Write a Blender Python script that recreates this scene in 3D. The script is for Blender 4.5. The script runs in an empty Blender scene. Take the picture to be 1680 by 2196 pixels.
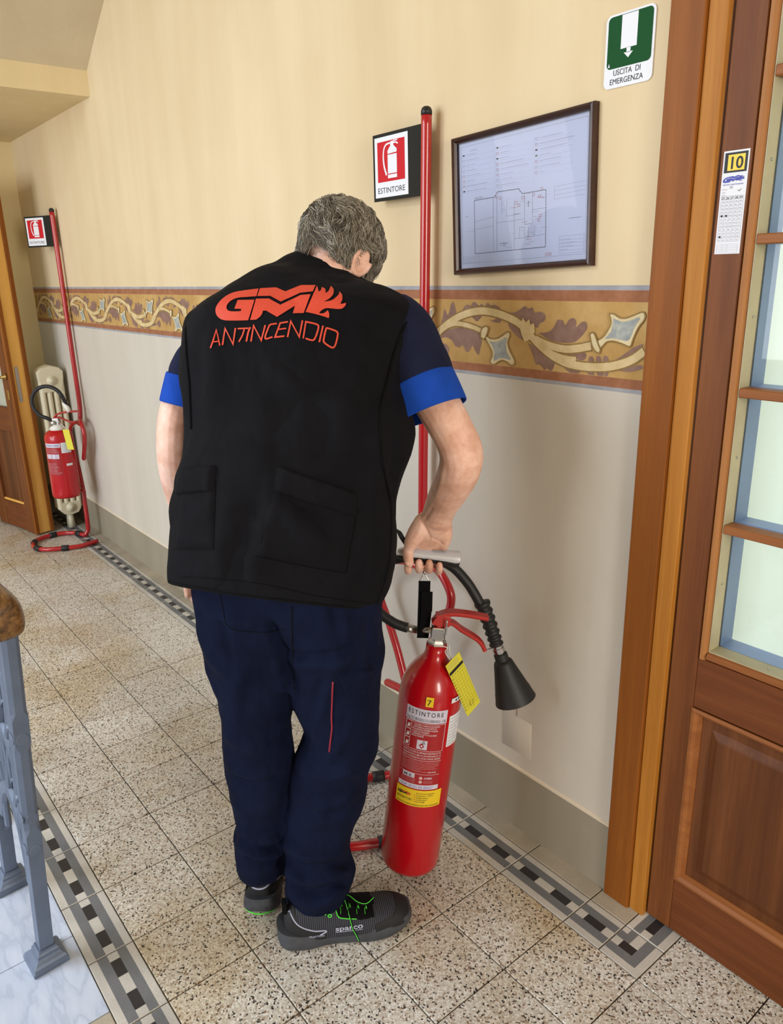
import bpy, bmesh, math, random
import numpy as np
from mathutils import Vector, Matrix
from mathutils.bvhtree import BVHTree
from mathutils.geometry import tessellate_polygon

random.seed(7)
rng = np.random.default_rng(7)
SC = bpy.context.scene
COL = SC.collection
PI = math.pi

# ------------------------------------------------------------------ camera
S = 0.2                                     # floor tile size (m)
FPX = 1632.4573                             # focal length for a 1680 px wide frame
CAM = np.array([2.27154, -0.3739, 1.4582])
_yaw, _pit, _roll = 0.9011, 0.3042, -0.0235
FW = np.array([-math.sin(_yaw)*math.cos(_pit), math.cos(_yaw)*math.cos(_pit), -math.sin(_pit)])
RH = np.array([math.cos(_yaw), math.sin(_yaw), 0.0])
FH = np.array([-math.sin(_yaw), math.cos(_yaw), 0.0])
_up = np.cross(RH, FW)
CR = math.cos(_roll)*RH + math.sin(_roll)*_up
CU = -math.sin(_roll)*RH + math.cos(_roll)*_up
ZUP = np.array([0, 0, 1.0])

cam_data = bpy.data.cameras.new('camera')
cam = bpy.data.objects.new('camera', cam_data)
COL.objects.link(cam)
cam_data.sensor_fit = 'HORIZONTAL'
cam_data.sensor_width = 36.0
cam_data.lens = FPX/1680*36.0
cam_data.clip_start = 0.02
M = Matrix.Identity(4)
for i in range(3):
    M[i][0] = CR[i]; M[i][1] = CU[i]; M[i][2] = -FW[i]; M[i][3] = CAM[i]
cam.matrix_world = M
SC.camera = cam

# ------------------------------------------------------------------ light
world = bpy.data.worlds.new('world'); SC.world = world
world.use_nodes = True
bg = world.node_tree.nodes['Background']
bg.inputs[0].default_value = (1.0, 0.94, 0.87, 1)
bg.inputs[1].default_value = 0.60

def area(name, loc, target, sx, sy, power, color):
    l = bpy.data.lights.new(name, 'AREA'); l.shape = 'RECTANGLE'
    l.size = sx; l.size_y = sy; l.energy = power; l.color = color
    o = bpy.data.objects.new(name, l); COL.objects.link(o)
    o.location = loc
    d = Vector(target) - Vector(loc)
    o.rotation_euler = d.to_track_quat('-Z', 'Y').to_euler()
    return o
# daylight of the stairwell window behind and to the left of the camera, a second one further down the stairs,
# and the daylit room behind the glazed door
area('stairwell_window_light', (-1.0, -4.1, 1.8), (-0.7, 0.9, 0.8), 1.2, 2.3, 72, (0.86, 0.93, 1.0))
area('stairwell_second_window_light', (0.65, -4.1, 1.8), (0.5, 0.9, 0.7), 1.2, 2.3, 80, (0.86, 0.93, 1.0))
area('added_landing_light', (-0.35, -1.9, 3.1), (0.75, -0.1, 0.0), 1.0, 1.0, 62, (0.74, 0.87, 1.0))  # invented overhead lamp, put in to brighten the near landing
area('corridor_window_light', (-2.3, -3.0, 2.0), (-2.5, 0.9, 0.9), 0.8, 1.4, 9, (1.0, 0.95, 0.86))
area('added_rear_fill_light', (6.0, -0.4, 1.75), (0.0, 0.5, 1.3), 0.8, 1.7, 112, (1.0, 0.94, 0.83))  # added soft fill from behind the camera; its window is made up
area('door_room_light', (2.1, 2.9, 1.5), (2.0, 1.0, 1.3), 1.6, 2.2, 74, (0.96, 1.0, 0.95))

SC.view_settings.view_transform = 'Standard'
SC.view_settings.look = 'None'
SC.view_settings.gamma = 1.0
SC.view_settings.use_curve_mapping = False
SC.view_settings.exposure = 0.11

# ------------------------------------------------------------------ helpers
def ray(x, y): return FW + (x-840)/FPX*CR + (1098-y)/FPX*CU
def atd(x, y, d): return CAM + d*ray(x, y)
def on(axis, val, x, y):
    r = ray(x, y); return CAM + (val-CAM[axis])/r[axis]*r
def onz(x, y, z=0.0): return on(2, z, x, y)
def ony(x, y, Y): return on(1, Y, x, y)
def A(*p): return np.array(p, float)
def unit(v):
    v = np.asarray(v, float); return v/np.linalg.norm(v)

def lin(h):
    h = h.lstrip('#'); out = []
    for i in (0, 2, 4):
        c = int(h[i:i+2], 16)/255
        out.append(c/12.92 if c <= 0.04045 else ((c+0.055)/1.055)**2.4)
    return (*out, 1.0)

OFF = {}
def thing(name, loc, label, cat, group=None):
    o = bpy.data.objects.new(name, None); COL.objects.link(o)
    o.empty_display_size = 0.05
    o.location = loc; OFF[o] = A(*loc)
    o['label'] = label; o['category'] = cat
    if group: o['group'] = group
    return o
def root_off(p):
    while p is not None:
        if p in OFF: return OFF[p]
        p = p.parent
    return A(0, 0, 0)

def mk(name, verts, faces, mat, parent=None, smooth=True, fm=None, label=None, kind=None, sharp=None):
    """one mesh object from world-space vertices"""
    off = root_off(parent)
    v = np.asarray(verts, float) - off
    me = bpy.data.meshes.new(name)
    me.from_pydata([tuple(p) for p in v], [], [tuple(f) for f in faces])
    mats = mat if isinstance(mat, (list, tuple)) else [mat]
    for m in mats: me.materials.append(m)
    if fm is not None: me.polygons.foreach_set('material_index', list(fm))
    if smooth:
        me.polygons.foreach_set('use_smooth', [True]*len(me.polygons))
        if sharp: me.set_sharp_from_angle(angle=math.radians(sharp))
    me.validate(); me.update()
    o = bpy.data.objects.new(name, me); COL.objects.link(o)
    if parent is not None: o.parent = parent
    if label: o['label'] = label
    if kind: o['kind'] = kind
    return o
def tag(o, label, cat, group=None):
    o['label'] = label; o['category'] = cat
    if group: o['group'] = group
    return o
def structure(o, label=None):
    o['kind'] = 'structure'
    if label: o['label'] = label
    return o
def fixnormals(o):
    bm = bmesh.new(); bm.from_mesh(o.data)
    bmesh.ops.recalc_face_normals(bm, faces=bm.faces); bm.to_mesh(o.data); bm.free(); return o
def applied(o):
    """bake modifiers into the mesh"""
    dg = bpy.context.evaluated_depsgraph_get()
    me = bpy.data.meshes.new_from_object(o.evaluated_get(dg))
    old = o.data; o.modifiers.clear(); o.data = me
    bpy.data.meshes.remove(old); return o

class G:
    """geometry collector"""
    def __init__(s): s.v = []; s.f = []; s.m = []
    def add(s, v, f, m=0):
        n = len(s.v); s.v += [tuple(p) for p in v]
        s.f += [tuple(i+n for i in q) for q in f]; s.m += [m]*len(f); return s
    def mk(s, name, mat, parent=None, **k):
        return mk(name, s.v, s.f, mat, parent, fm=s.m, **k)

def box(c, h, ax=None, bev=0.0):
    """box centre c, half sizes h, axes rows ax; chamfered edges when bev>0"""
    c = A(*c); ax = np.eye(3) if ax is None else np.asarray(ax, float)
    bm = bmesh.new(); bmesh.ops.create_cube(bm, size=2.0)
    for v in bm.verts: v.co = Vector((v.co.x*h[0], v.co.y*h[1], v.co.z*h[2]))
    if bev > 0:
        bmesh.ops.bevel(bm, geom=list(bm.edges), offset=min(bev, 0.45*min(h)*2), segments=2 if bev > .002 else 1, profile=0.6, affect='EDGES')
    bmesh.ops.recalc_face_normals(bm, faces=bm.faces)
    v = [c + ax[0]*p.co.x + ax[1]*p.co.y + ax[2]*p.co.z for p in bm.verts]
    bm.verts.index_update()
    f = [[q.index for q in fc.verts] for fc in bm.faces]; bm.free()
    return v, f
def boxab(a, b, bev=0.0):
    a = A(*a); b = A(*b); return box((a+b)/2, np.abs(b-a)/2, None, bev)

def cr(pts, n):
    """Catmull-Rom resample of rows (any width) to n rows"""
    P = np.asarray(pts, float); k = len(P)
    if k < 3:
        t = np.linspace(0, 1, n)[:, None]; return P[0]*(1-t)+P[-1]*t
    seg = np.linalg.norm(np.diff(P[:, :3], axis=0), axis=1)+1e-9
    u = np.concatenate([[0], np.cumsum(np.sqrt(seg))])
    out = []
    for t in np.linspace(0, u[-1], n):
        i = min(max(np.searchsorted(u, t, 'right')-1, 0), k-2)
        h = u[i+1]-u[i]; s = (t-u[i])/h
        def tang(j):
            if j == 0: return (P[1]-P[0])/(u[1]-u[0])
            if j == k-1: return (P[-1]-P[-2])/(u[-1]-u[-2])
            return (P[j+1]-P[j-1])/(u[j+1]-u[j-1])
        m0, m1 = tang(i)*h, tang(i+1)*h
        out.append((2*s**3-3*s**2+1)*P[i]+(s**3-2*s**2+s)*m0+(-2*s**3+3*s**2)*P[i+1]+(s**3-s**2)*m1)
    return np.array(out)

def tube(path, rad, seg=12, cap=True, lat=None, ratio=1.0, dome=False):
    """swept tube; rad scalar or per point; lat: preferred lateral axis, ratio = thickness/width"""
    P = np.asarray(path, float); n = len(P)
    r = np.full(n, rad, float) if np.isscalar(rad) else np.asarray(rad, float)
    q = np.full(n, ratio, float) if np.isscalar(ratio) else np.asarray(ratio, float)
    T = np.gradient(P, axis=0); T /= np.linalg.norm(T, axis=1)[:, None]+1e-12
    if dome:
        def domed(Pe, Te, re):
            return [(Pe+Te*re*math.sin(a), re*math.cos(a)) for a in (0.45, 0.9, 1.25)]
        a = domed(P[0], -T[0], r[0])[::-1]; b = domed(P[-1], T[-1], r[-1])
        P = np.vstack([[x[0] for x in a], P, [x[0] for x in b]])
        r = np.concatenate([[x[1] for x in a], r, [x[1] for x in b]])
        q = np.concatenate([[q[0]]*3, q, [q[-1]]*3])
        T = np.vstack([[T[0]]*3, T, [T[-1]]*3]); n = len(P)
    v = []; ref = None
    for i in range(n):
        if lat is not None:
            x = np.asarray(lat, float); x = x - T[i]*(x@T[i]); x = unit(x)
        else:
            if ref is None:
                ref = A(0, 0, 1) if abs(T[i][2]) < .9 else A(1, 0, 0)
            x = ref - T[i]*(ref@T[i]); x = unit(x); ref = x
        y = np.cross(T[i], x)
        for k in range(seg):
            a = 2*PI*k/seg
            v.append(P[i] + r[i]*(math.cos(a)*x + q[i]*math.sin(a)*y))
    f = [(i*seg+k, i*seg+(k+1) % seg, (i+1)*seg+(k+1) % seg, (i+1)*seg+k) for i in range(n-1) for k in range(seg)]
    if cap:
        f.append(tuple(range(seg))[::-1]); f.append(tuple((n-1)*seg+k for k in range(seg)))
    return v, f

def lathe(profile, seg=32, O=(0, 0, 0), ax=None):
    """profile of (r, h); axes rows ax = x, y, z(axis)"""
    O = A(*O); ax = np.eye(3) if ax is None else np.asarray(ax, float)
    v = []; f = []; n = len(profile)
    for r, h in profile:
        for k in range(seg):
            a = 2*PI*k/seg
            v.append(O + ax[0]*r*math.cos(a) + ax[1]*r*math.sin(a) + ax[2]*h)
    for i in range(n-1):
        for k in range(seg):
            f.append((i*seg+k, i*seg+(k+1) % seg, (i+1)*seg+(k+1) % seg, (i+1)*seg+k))
    if profile[0][0] > 1e-5: f.append(tuple(range(seg))[::-1])
    if profile[-1][0] > 1e-5: f.append(tuple((n-1)*seg+k for k in range(seg)))
    return v, f

def ellipsoid(c, r, ax=None, seg=24, rings=14):
    c = A(*c); ax = np.eye(3) if ax is None else np.asarray(ax, float)
    v = []; f = []
    for i in range(rings+1):
        th = PI*i/rings
        for k in range(seg):
            a = 2*PI*k/seg
            p = (r[0]*math.sin(th)*math.cos(a), r[1]*math.sin(th)*math.sin(a), r[2]*math.cos(th))
            v.append(c + ax[0]*p[0] + ax[1]*p[1] + ax[2]*p[2])
    for i in range(rings):
        for k in range(seg):
            f.append((i*seg+k, (i+1)*seg+k, (i+1)*seg+(k+1) % seg, i*seg+(k+1) % seg))
    return v, f

def frame_axes(z, xhint):
    z = unit(z); x = np.asarray(xhint, float); x = unit(x - z*(x@z)); return np.array([x, np.cross(z, x), z])

def poly2d(polys, maxlen=None, holes=None):
    """triangulate 2-D polygons -> verts (n,2), faces; optional subdivision to edges < maxlen"""
    bm = bmesh.new()
    for p in polys:
        vs = [Vector((a, b, 0)) for a, b in p]
        tr = tessellate_polygon([vs])
        bv = [bm.verts.new(q) for q in vs]
        for t in tr:
            try: bm.faces.new([bv[i] for i in t])
            except ValueError: pass
    if maxlen:
        for _ in range(7):
            e = [q for q in bm.edges if q.calc_length() > maxlen]
            if not e: break
            bmesh.ops.subdivide_edges(bm, edges=e, cuts=1)
            bmesh.ops.triangulate(bm, faces=[q for q in bm.faces if len(q.verts) > 3])
    bm.verts.index_update()
    v = np.array([(q.co.x, q.co.y) for q in bm.verts]); f = [[q.index for q in fc.verts] for fc in bm.faces]
    bm.free(); return v, f

def stroke(pts, w, closed=False):
    """polyline of width w as a list of quads (mitred)"""
    P = np.asarray(pts, float); n = len(P)
    W = np.full(n, w, float) if np.isscalar(w) else np.asarray(w, float)
    L = []; R = []
    for i in range(n):
        a = P[(i-1) % n] if (closed or i > 0) else None
        b = P[(i+1) % n] if (closed or i < n-1) else None
        d1 = unit(P[i]-a) if a is not None else None; d2 = unit(b-P[i]) if b is not None else None
        if d1 is None: d1 = d2
        if d2 is None: d2 = d1
        n1 = A(-d1[1], d1[0]); n2 = A(-d2[1], d2[0]); m = n1+n2
        if np.linalg.norm(m) < 1e-6: m = n1
        m = unit(m); s = 1/max(0.45, m@n1)
        L.append(P[i]+m*W[i]/2*s); R.append(P[i]-m*W[i]/2*s)
    return [[L[i], L[(i+1) % n], R[(i+1) % n], R[i]] for i in range(n if closed else n-1)]

_text_cache = {}
def text2d(s, size, align='LEFT', bold=0.0, width=None, spacing=1.0):
    """2-D glyph mesh of a string: (verts, faces); baseline at y=0"""
    key = (s, bold, spacing)
    if key not in _text_cache:
        cu = bpy.data.curves.new('tmp_text', 'FONT'); cu.body = s; cu.size = 1.0; cu.resolution_u = 3
        cu.offset = bold; cu.space_character = spacing
        o = bpy.data.objects.new('tmp_text', cu); COL.objects.link(o)
        bpy.context.view_layer.update()
        me = bpy.data.meshes.new_from_object(o.evaluated_get(bpy.context.evaluated_depsgraph_get()))
        v = np.array([(p.co.x, p.co.y) for p in me.vertices]) if len(me.vertices) else np.zeros((0, 2))
        f = [list(p.vertices) for p in me.polygons]
        bpy.data.objects.remove(o); bpy.data.curves.remove(cu); bpy.data.meshes.remove(me)
        _text_cache[key] = (v, f)
    v, f = _text_cache[key]
    if not len(v): return v, f
    v = v.copy(); x0 = v[:, 0].min(); w = v[:, 0].max()-x0; v[:, 0] -= x0
    sx = width/w if width else size
    if align == 'CENTER': v[:, 0] -= w/2
    v[:, 0] *= sx; v[:, 1] *= size
    return v, f
class Flat:
    """flat print gathered in a plane: origin O, axes X, Y (unit), normal N; layers lift by a fraction of a millimetre"""
    def __init__(s, O, X, Y, N, fn=None): s.O = A(*O); s.X = A(*X); s.Y = A(*Y); s.N = A(*N); s.g = G(); s.fn = fn
    def pt(s, x, y, l):
        if s.fn: return s.fn(x, y, l)
        return s.O + s.X*x + s.Y*y + s.N*l
    def raw(s, v, f, m, l): s.g.add([s.pt(a, b, l) for a, b in v], f, m); return s
    def poly(s, p, m, l, maxlen=None): v, f = poly2d([p], maxlen); return s.raw(v, f, m, l)
    def rect(s, x0, y0, x1, y1, m, l, maxlen=None):
        if maxlen:
            n = max(1, int(abs(x1-x0)/maxlen)); xs = np.linspace(x0, x1, n+1)
            v = [(x, y) for x in xs for y in (y0, y1)]
            return s.raw(v, [(2*i, 2*i+2, 2*i+3, 2*i+1) for i in range(n)], m, l)
        return s.raw([(x0, y0), (x1, y0), (x1, y1), (x0, y1)], [(0, 1, 2, 3)], m, l)
    def line(s, pts, w, m, l, closed=False):
        for q in stroke(pts, w, closed): s.raw(q, [(0, 1, 2, 3)], m, l)
        return s
    def text(s, t, x, y, size, m, l, **k):
        v, f = text2d(t, size, **k)
        if len(v): s.raw(v+A(x, y), f, m, l)
        return s
    def mk(s, name, mats, parent, **k):
        k.setdefault('kind', 'stuff')
        o = s.g.mk(name, mats, parent, smooth=k.pop('smooth', False), **k)
        # face the print outwards
        me = o.data
        return o

# GM emblem, traced in a 0..1680 x 0..945 box (y down)
GM_G = [(605,158),(580,245),(480,252),(380,260),(310,285),(262,325),(245,370),(265,403),(310,413),(405,410),(412,385),(333,383),(370,287),(558,283),(523,400),(488,512),(250,515),(180,498),(135,455),(122,400),(135,350),(180,290),(250,235),(330,200),(420,182)]
GM_M1 = [(620,155),(800,145),(905,190),(1080,120),(1245,120),(1215,190),(1075,205),(855,305),(735,240),(590,243)]
GM_M2 = [(575,272),(720,270),(850,340),(1080,230),(1190,222),(1112,432),(990,435),(1015,350),(812,475),(690,405),(655,405),(645,440),(625,470),(580,505),(510,510)]
GM_F = [(1262,125),(1272,160),(1280,192),(1305,175),(1310,145),(1345,155),(1357,180),(1355,208),(1390,185),(1412,130),(1445,165),(1445,215),(1425,245),(1395,272),(1335,302),(1430,285),(1490,240),(1508,215),(1505,190),(1540,225),(1545,265),(1538,295),(1520,325),(1555,325),(1582,315),(1580,345),(1540,380),(1480,384),(1370,375),(1320,395),(1283,432),(1325,435),(1360,418),(1378,398),(1397,440),(1390,487),(1290,455),(1210,435),(1133,420)]
def _soft(p, n=5, keep=55):
    """round a traced outline: corners sharper than `keep` degrees stay"""
    P = np.array(p, float); k = len(P); out = []
    ang = [math.degrees(math.acos(np.clip(unit(P[i]-P[i-1])@unit(P[(i+1) % k]-P[i]), -1, 1))) for i in range(k)]
    T = [np.zeros(2) if ang[i] > keep else (P[(i+1) % k]-P[i-1])/2 for i in range(k)]
    for i in range(k):
        j = (i+1) % k; d = np.linalg.norm(P[j]-P[i])
        m0 = T[i]*min(1, d/(np.linalg.norm(T[i])+1e-9)); m1 = T[j]*min(1, d/(np.linalg.norm(T[j])+1e-9))
        if not m0.any(): m0 = P[j]-P[i] if not m1.any() else (P[j]-P[i])*2-m1
        if not m1.any(): m1 = (P[j]-P[i])*2-m0
        for s in np.arange(n)/n:
            out.append(tuple((2*s**3-3*s**2+1)*P[i]+(s**3-2*s**2+s)*m0+(-2*s**3+3*s**2)*P[j]+(s**3-s**2)*m1))
    return out
GM = [_soft(GM_G), GM_M1, GM_M2, _soft(GM_F, 4)]
def gm2d(x, y, w):
    """emblem polygons scaled to width w with lower-left corner at x, y"""
    k = w/1460
    return [[(x+(a-122)*k, y+(515-b)*k) for a, b in p] for p in GM]
# ------------------------------------------------------------------ materials
def nodes_of(name):
    m = bpy.data.materials.new(name); m.use_nodes = True
    nt = m.node_tree; b = nt.nodes['Principled BSDF']; return m, nt, b
def N(nt, t, **k):
    n = nt.nodes.new(t)
    for a, v in k.items(): setattr(n, a, v)
    return n
def ramp(nt, stops, interp='LINEAR'):
    n = nt.nodes.new('ShaderNodeValToRGB'); cr_ = n.color_ramp; cr_.interpolation = interp
    while len(cr_.elements) < len(stops): cr_.elements.new(0.5)
    for e, (p, c) in zip(cr_.elements, stops):
        e.position = p; e.color = lin(c) if isinstance(c, str) else c
    return n
def mixc(nt, fac, a, b):
    n = nt.nodes.new('ShaderNodeMix'); n.data_type = 'RGBA'
    def put(sock, v):
        if hasattr(v, 'is_output'): nt.links.new(v, sock)
        elif isinstance(v, str): sock.default_value = lin(v)
        else: sock.default_value = v
    put(n.inputs[0], fac); put(n.inputs[6], a); put(n.inputs[7], b)
    return n.outputs[2]
def coords(nt, kind='Object', scale=(1, 1, 1), rot=(0, 0, 0)):
    mp = nt.nodes.new('ShaderNodeMapping')
    if kind == 'World':
        g = nt.nodes.new('ShaderNodeNewGeometry'); nt.links.new(g.outputs['Position'], mp.inputs[0])
    else:
        t = nt.nodes.new('ShaderNodeTexCoord'); nt.links.new(t.outputs[kind], mp.inputs[0])
    mp.inputs['Scale'].default_value = scale; mp.inputs['Rotation'].default_value = rot
    return mp.outputs[0]
def noise(nt, vec, scale, detail=4, rough=0.55):
    n = nt.nodes.new('ShaderNodeTexNoise'); n.inputs['Scale'].default_value = scale
    n.inputs['Detail'].default_value = detail; n.inputs['Roughness'].default_value = rough
    nt.links.new(vec, n.inputs['Vector']); return n.outputs[0]
def bump(nt, b, h, strength=0.2, dist=0.002):
    n = nt.nodes.new('ShaderNodeBump'); n.inputs['Strength'].default_value = strength; n.inputs['Distance'].default_value = dist
    nt.links.new(h, n.inputs['Height']); nt.links.new(n.outputs[0], b.inputs['Normal']); return n

def plain(name, c, rough=0.5, metal=0.0, var=0.0, vscale=30, bmp=0.0, bscale=200, bdist=0.001, spec=0.5, coat=0.0):
    m, nt, b = nodes_of(name)
    b.inputs['Roughness'].default_value = rough; b.inputs['Metallic'].default_value = metal
    b.inputs['Specular IOR Level'].default_value = spec
    if coat: b.inputs['Coat Weight'].default_value = coat; b.inputs['Coat Roughness'].default_value = 0.06
    base = lin(c)
    if var > 0:
        n = noise(nt, coords(nt), vscale)
        lo = tuple(x*(1-var) for x in base[:3])+(1,); hi = tuple(min(1, x*(1+var)) for x in base[:3])+(1,)
        r = ramp(nt, [(0.3, lo), (0.7, hi)]); nt.links.new(n, r.inputs[0]); nt.links.new(r.outputs[0], b.inputs['Base Color'])
    else: b.inputs['Base Color'].default_value = base
    if bmp > 0: bump(nt, b, noise(nt, coords(nt), bscale), bmp, bdist)
    return m

def plaster(name, c1, c2, c3):
    m, nt, b = nodes_of(name); b.inputs['Roughness'].default_value = 0.75; b.inputs['Specular IOR Level'].default_value = 0.25
    w = coords(nt, 'World')
    streak = coords(nt, 'World', (3.2, 3.2, 0.35))
    r = ramp(nt, [(0.3, c1), (0.55, c2), (0.75, c3)])
    mx = N(nt, 'ShaderNodeMath', operation='ADD'); a1 = N(nt, 'ShaderNodeMath', operation='MULTIPLY'); a1.inputs[1].default_value = 0.5
    a2 = N(nt, 'ShaderNodeMath', operation='MULTIPLY'); a2.inputs[1].default_value = 0.5
    nt.links.new(noise(nt, w, 1.6, 6), a1.inputs[0]); nt.links.new(noise(nt, streak, 2.2, 5), a2.inputs[0])
    nt.links.new(a1.outputs[0], mx.inputs[0]); nt.links.new(a2.outputs[0], mx.inputs[1])
    nt.links.new(mx.outputs[0], r.inputs[0]); nt.links.new(r.outputs[0], b.inputs['Base Color'])
    bump(nt, b, noise(nt, w, 14, 8, 0.6), 0.18, 0.01); return m

def terrazzo(name, base, chips, scale, warm):
    """chips: list of (fraction upto, colour)"""
    m, nt, b = nodes_of(name); b.inputs['Roughness'].default_value = 0.34; b.inputs['Specular IOR Level'].default_value = 0.45
    w = coords(nt, 'World', (1, 1, 0))
    dn = N(nt, 'ShaderNodeTexNoise'); dn.inputs['Scale'].default_value = scale*0.9; nt.links.new(w, dn.inputs['Vector'])
    ad = N(nt, 'ShaderNodeVectorMath', operation='MULTIPLY_ADD'); ad.inputs[1].default_value = (0.006, 0.006, 0)
    nt.links.new(dn.outputs['Color'], ad.inputs[0]); nt.links.new(w, ad.inputs[2])
    v = N(nt, 'ShaderNodeTexVoronoi', feature='F1', voronoi_dimensions='2D'); v.inputs['Scale'].default_value = scale
    nt.links.new(ad.outputs[0], v.inputs['Vector'])
    ve = N(nt, 'ShaderNodeTexVoronoi', feature='DISTANCE_TO_EDGE', voronoi_dimensions='2D'); ve.inputs['Scale'].default_value = scale
    nt.links.new(ad.outputs[0], ve.inputs['Vector'])
    sep = N(nt, 'ShaderNodeSeparateColor'); nt.links.new(v.outputs['Color'], sep.inputs[0])
    stops = []; p = 0.0
    for fr, c in chips: stops.append((p, c)); p = fr
    r = ramp(nt, stops, 'CONSTANT'); nt.links.new(sep.outputs[0], r.inputs[0])
    e = ramp(nt, [(0.0, '000000'), (0.02, '000000'), (0.10, 'ffffff')]); nt.links.new(ve.outputs['Distance'], e.inputs[0])
    c = mixc(nt, e.outputs[0], base, r.outputs[0])
    big = ramp(nt, [(0.45, 'ffffff'), (0.66, warm)]); nt.links.new(noise(nt, w, 1.7, 5, 0.6), big.inputs[0])
    mul = N(nt, 'ShaderNodeMix', data_type='RGBA', blend_type='MULTIPLY'); mul.inputs[0].default_value = 1.0
    nt.links.new(c, mul.inputs[6]); nt.links.new(big.outputs[0], mul.inputs[7])
    oi = N(nt, 'ShaderNodeObjectInfo'); tr = ramp(nt, [(0, 'f4f4f4'), (1, 'ffffff')]); nt.links.new(oi.outputs['Random'], tr.inputs[0])
    mul2 = N(nt, 'ShaderNodeMix', data_type='RGBA', blend_type='MULTIPLY'); mul2.inputs[0].default_value = 1.0
    nt.links.new(mul.outputs[2], mul2.inputs[6]); nt.links.new(tr.outputs[0], mul2.inputs[7])
    nt.links.new(mul2.outputs[2], b.inputs['Base Color'])
    bump(nt, b, noise(nt, w, 60, 4), 0.05, 0.002); return m

def stone(name, c, var=0.16, sc=240, rough=0.42):
    m, nt, b = nodes_of(name); b.inputs['Roughness'].default_value = rough
    w = coords(nt, 'World'); base = lin(c)
    r = ramp(nt, [(0.32, tuple(x*(1-var) for x in base[:3])+(1,)), (0.68, tuple(x*(1+var) for x in base[:3])+(1,))])
    nt.links.new(noise(nt, w, sc, 6, 0.75), r.inputs[0])
    big = ramp(nt, [(0.35, 'dcdcdc'), (0.65, 'ffffff')]); nt.links.new(noise(nt, w, 6, 5), big.inputs[0])
    mul = N(nt, 'ShaderNodeMix', data_type='RGBA', blend_type='MULTIPLY'); mul.inputs[0].default_value = 1.0
    nt.links.new(r.outputs[0], mul.inputs[6]); nt.links.new(big.outputs[0], mul.inputs[7])
    nt.links.new(mul.outputs[2], b.inputs['Base Color']); return m

def marble(name):
    m, nt, b = nodes_of(name); b.inputs['Roughness'].default_value = 0.25
    w = coords(nt, 'World', (1.0, 3.6, 1.0), (0, 0, 0.9))
    wv = N(nt, 'ShaderNodeTexNoise'); wv.inputs['Scale'].default_value = 8; wv.inputs['Detail'].default_value = 10; wv.inputs['Distortion'].default_value = 0.25
    nt.links.new(w, wv.inputs['Vector'])
    r = ramp(nt, [(0.30, 'c9d2e4'), (0.47, 'c0cadd'), (0.52, 'b3bed3'), (0.58, 'c2cce0'), (0.72, 'ced6e7')])
    nt.links.new(wv.outputs[0], r.inputs[0]); nt.links.new(r.outputs[0], b.inputs['Base Color']); return m

def wood(name, dark, mid, light, axis='Z', rough=0.5, scale=1.0, knots=False, coat=0.0):
    m, nt, b = nodes_of(name); b.inputs['Roughness'].default_value = rough; b.inputs['Specular IOR Level'].default_value = 0.22
    b.inputs['Coat Weight'].default_value = coat; b.inputs['Coat Roughness'].default_value = 0.25
    s = {'Z': (26, 26, 1.1), 'X': (1.1, 26, 26), 'Y': (26, 1.1, 26)}[axis]
    vec = coords(nt, 'World', tuple(x*scale for x in s))
    wv = N(nt, 'ShaderNodeTexNoise'); wv.inputs['Scale'].default_value = 1.0; wv.inputs['Detail'].default_value = 5; wv.inputs['Distortion'].default_value = 0.6
    nt.links.new(vec, wv.inputs['Vector'])
    fine = noise(nt, coords(nt, 'World', tuple(x*scale*9 for x in s)), 1.0, 3)
    mx = N(nt, 'ShaderNodeMix', data_type='FLOAT'); mx.inputs[0].default_value = 0.3
    nt.links.new(wv.outputs[0], mx.inputs[2]); nt.links.new(fine, mx.inputs[3])
    r = ramp(nt, [(0.32, dark), (0.5, mid), (0.68, light)]); nt.links.new(mx.outputs[0], r.inputs[0])
    nt.links.new(r.outputs[0], b.inputs['Base Color'])
    bump(nt, b, fine, 0.06, 0.001); return m

def fabric(name, c, rough=0.85, var=0.10, weave=900, sheen=0.15, fold=0.0, fsc=(9, 9, 3), fdist=0.02):
    m, nt, b = nodes_of(name); b.inputs['Roughness'].default_value = rough; b.inputs['Specular IOR Level'].default_value = 0.07
    b.inputs['Sheen Weight'].default_value = sheen; b.inputs['Sheen Roughness'].default_value = 0.5; b.inputs['Sheen Tint'].default_value = tuple(min(1, x*3+.1) for x in lin(c)[:3])+(1,)
    base = lin(c); o = coords(nt)
    r = ramp(nt, [(0.35, tuple(x*(1-var) for x in base[:3])+(1,)), (0.65, tuple(x*(1+var) for x in base[:3])+(1,))])
    nt.links.new(noise(nt, o, 18, 5), r.inputs[0]); nt.links.new(r.outputs[0], b.inputs['Base Color'])
    b1 = bump(nt, b, noise(nt, o, weave, 2), 0.16, 0.0006)
    if fold > 0:
        b2 = N(nt, 'ShaderNodeBump'); b2.inputs['Strength'].default_value = fold; b2.inputs['Distance'].default_value = fdist
        nt.links.new(noise(nt, coords(nt, 'Object', fsc, (0.2, 0.3, 0)), 1.0, 3, 0.5), b2.inputs['Height'])
        nt.links.new(b2.outputs[0], b1.inputs['Normal'])
    return m

def skin_mat(name, c1, c2, c3):
    m, nt, b = nodes_of(name); b.inputs['Roughness'].default_value = 0.52
    b.inputs['Subsurface Weight'].default_value = 0.12; b.inputs['Subsurface Radius'].default_value = (0.012, 0.004, 0.002)
    b.inputs['Subsurface Scale'].default_value = 0.5
    o = coords(nt); r = ramp(nt, [(0.3, c1), (0.52, c2), (0.72, c3)]); nt.links.new(noise(nt, o, 26, 6, 0.62), r.inputs[0])
    nt.links.new(r.outputs[0], b.inputs['Base Color'])
    bump(nt, b, noise(nt, o, 260, 5, 0.6), 0.22, 0.0015); return m

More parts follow.
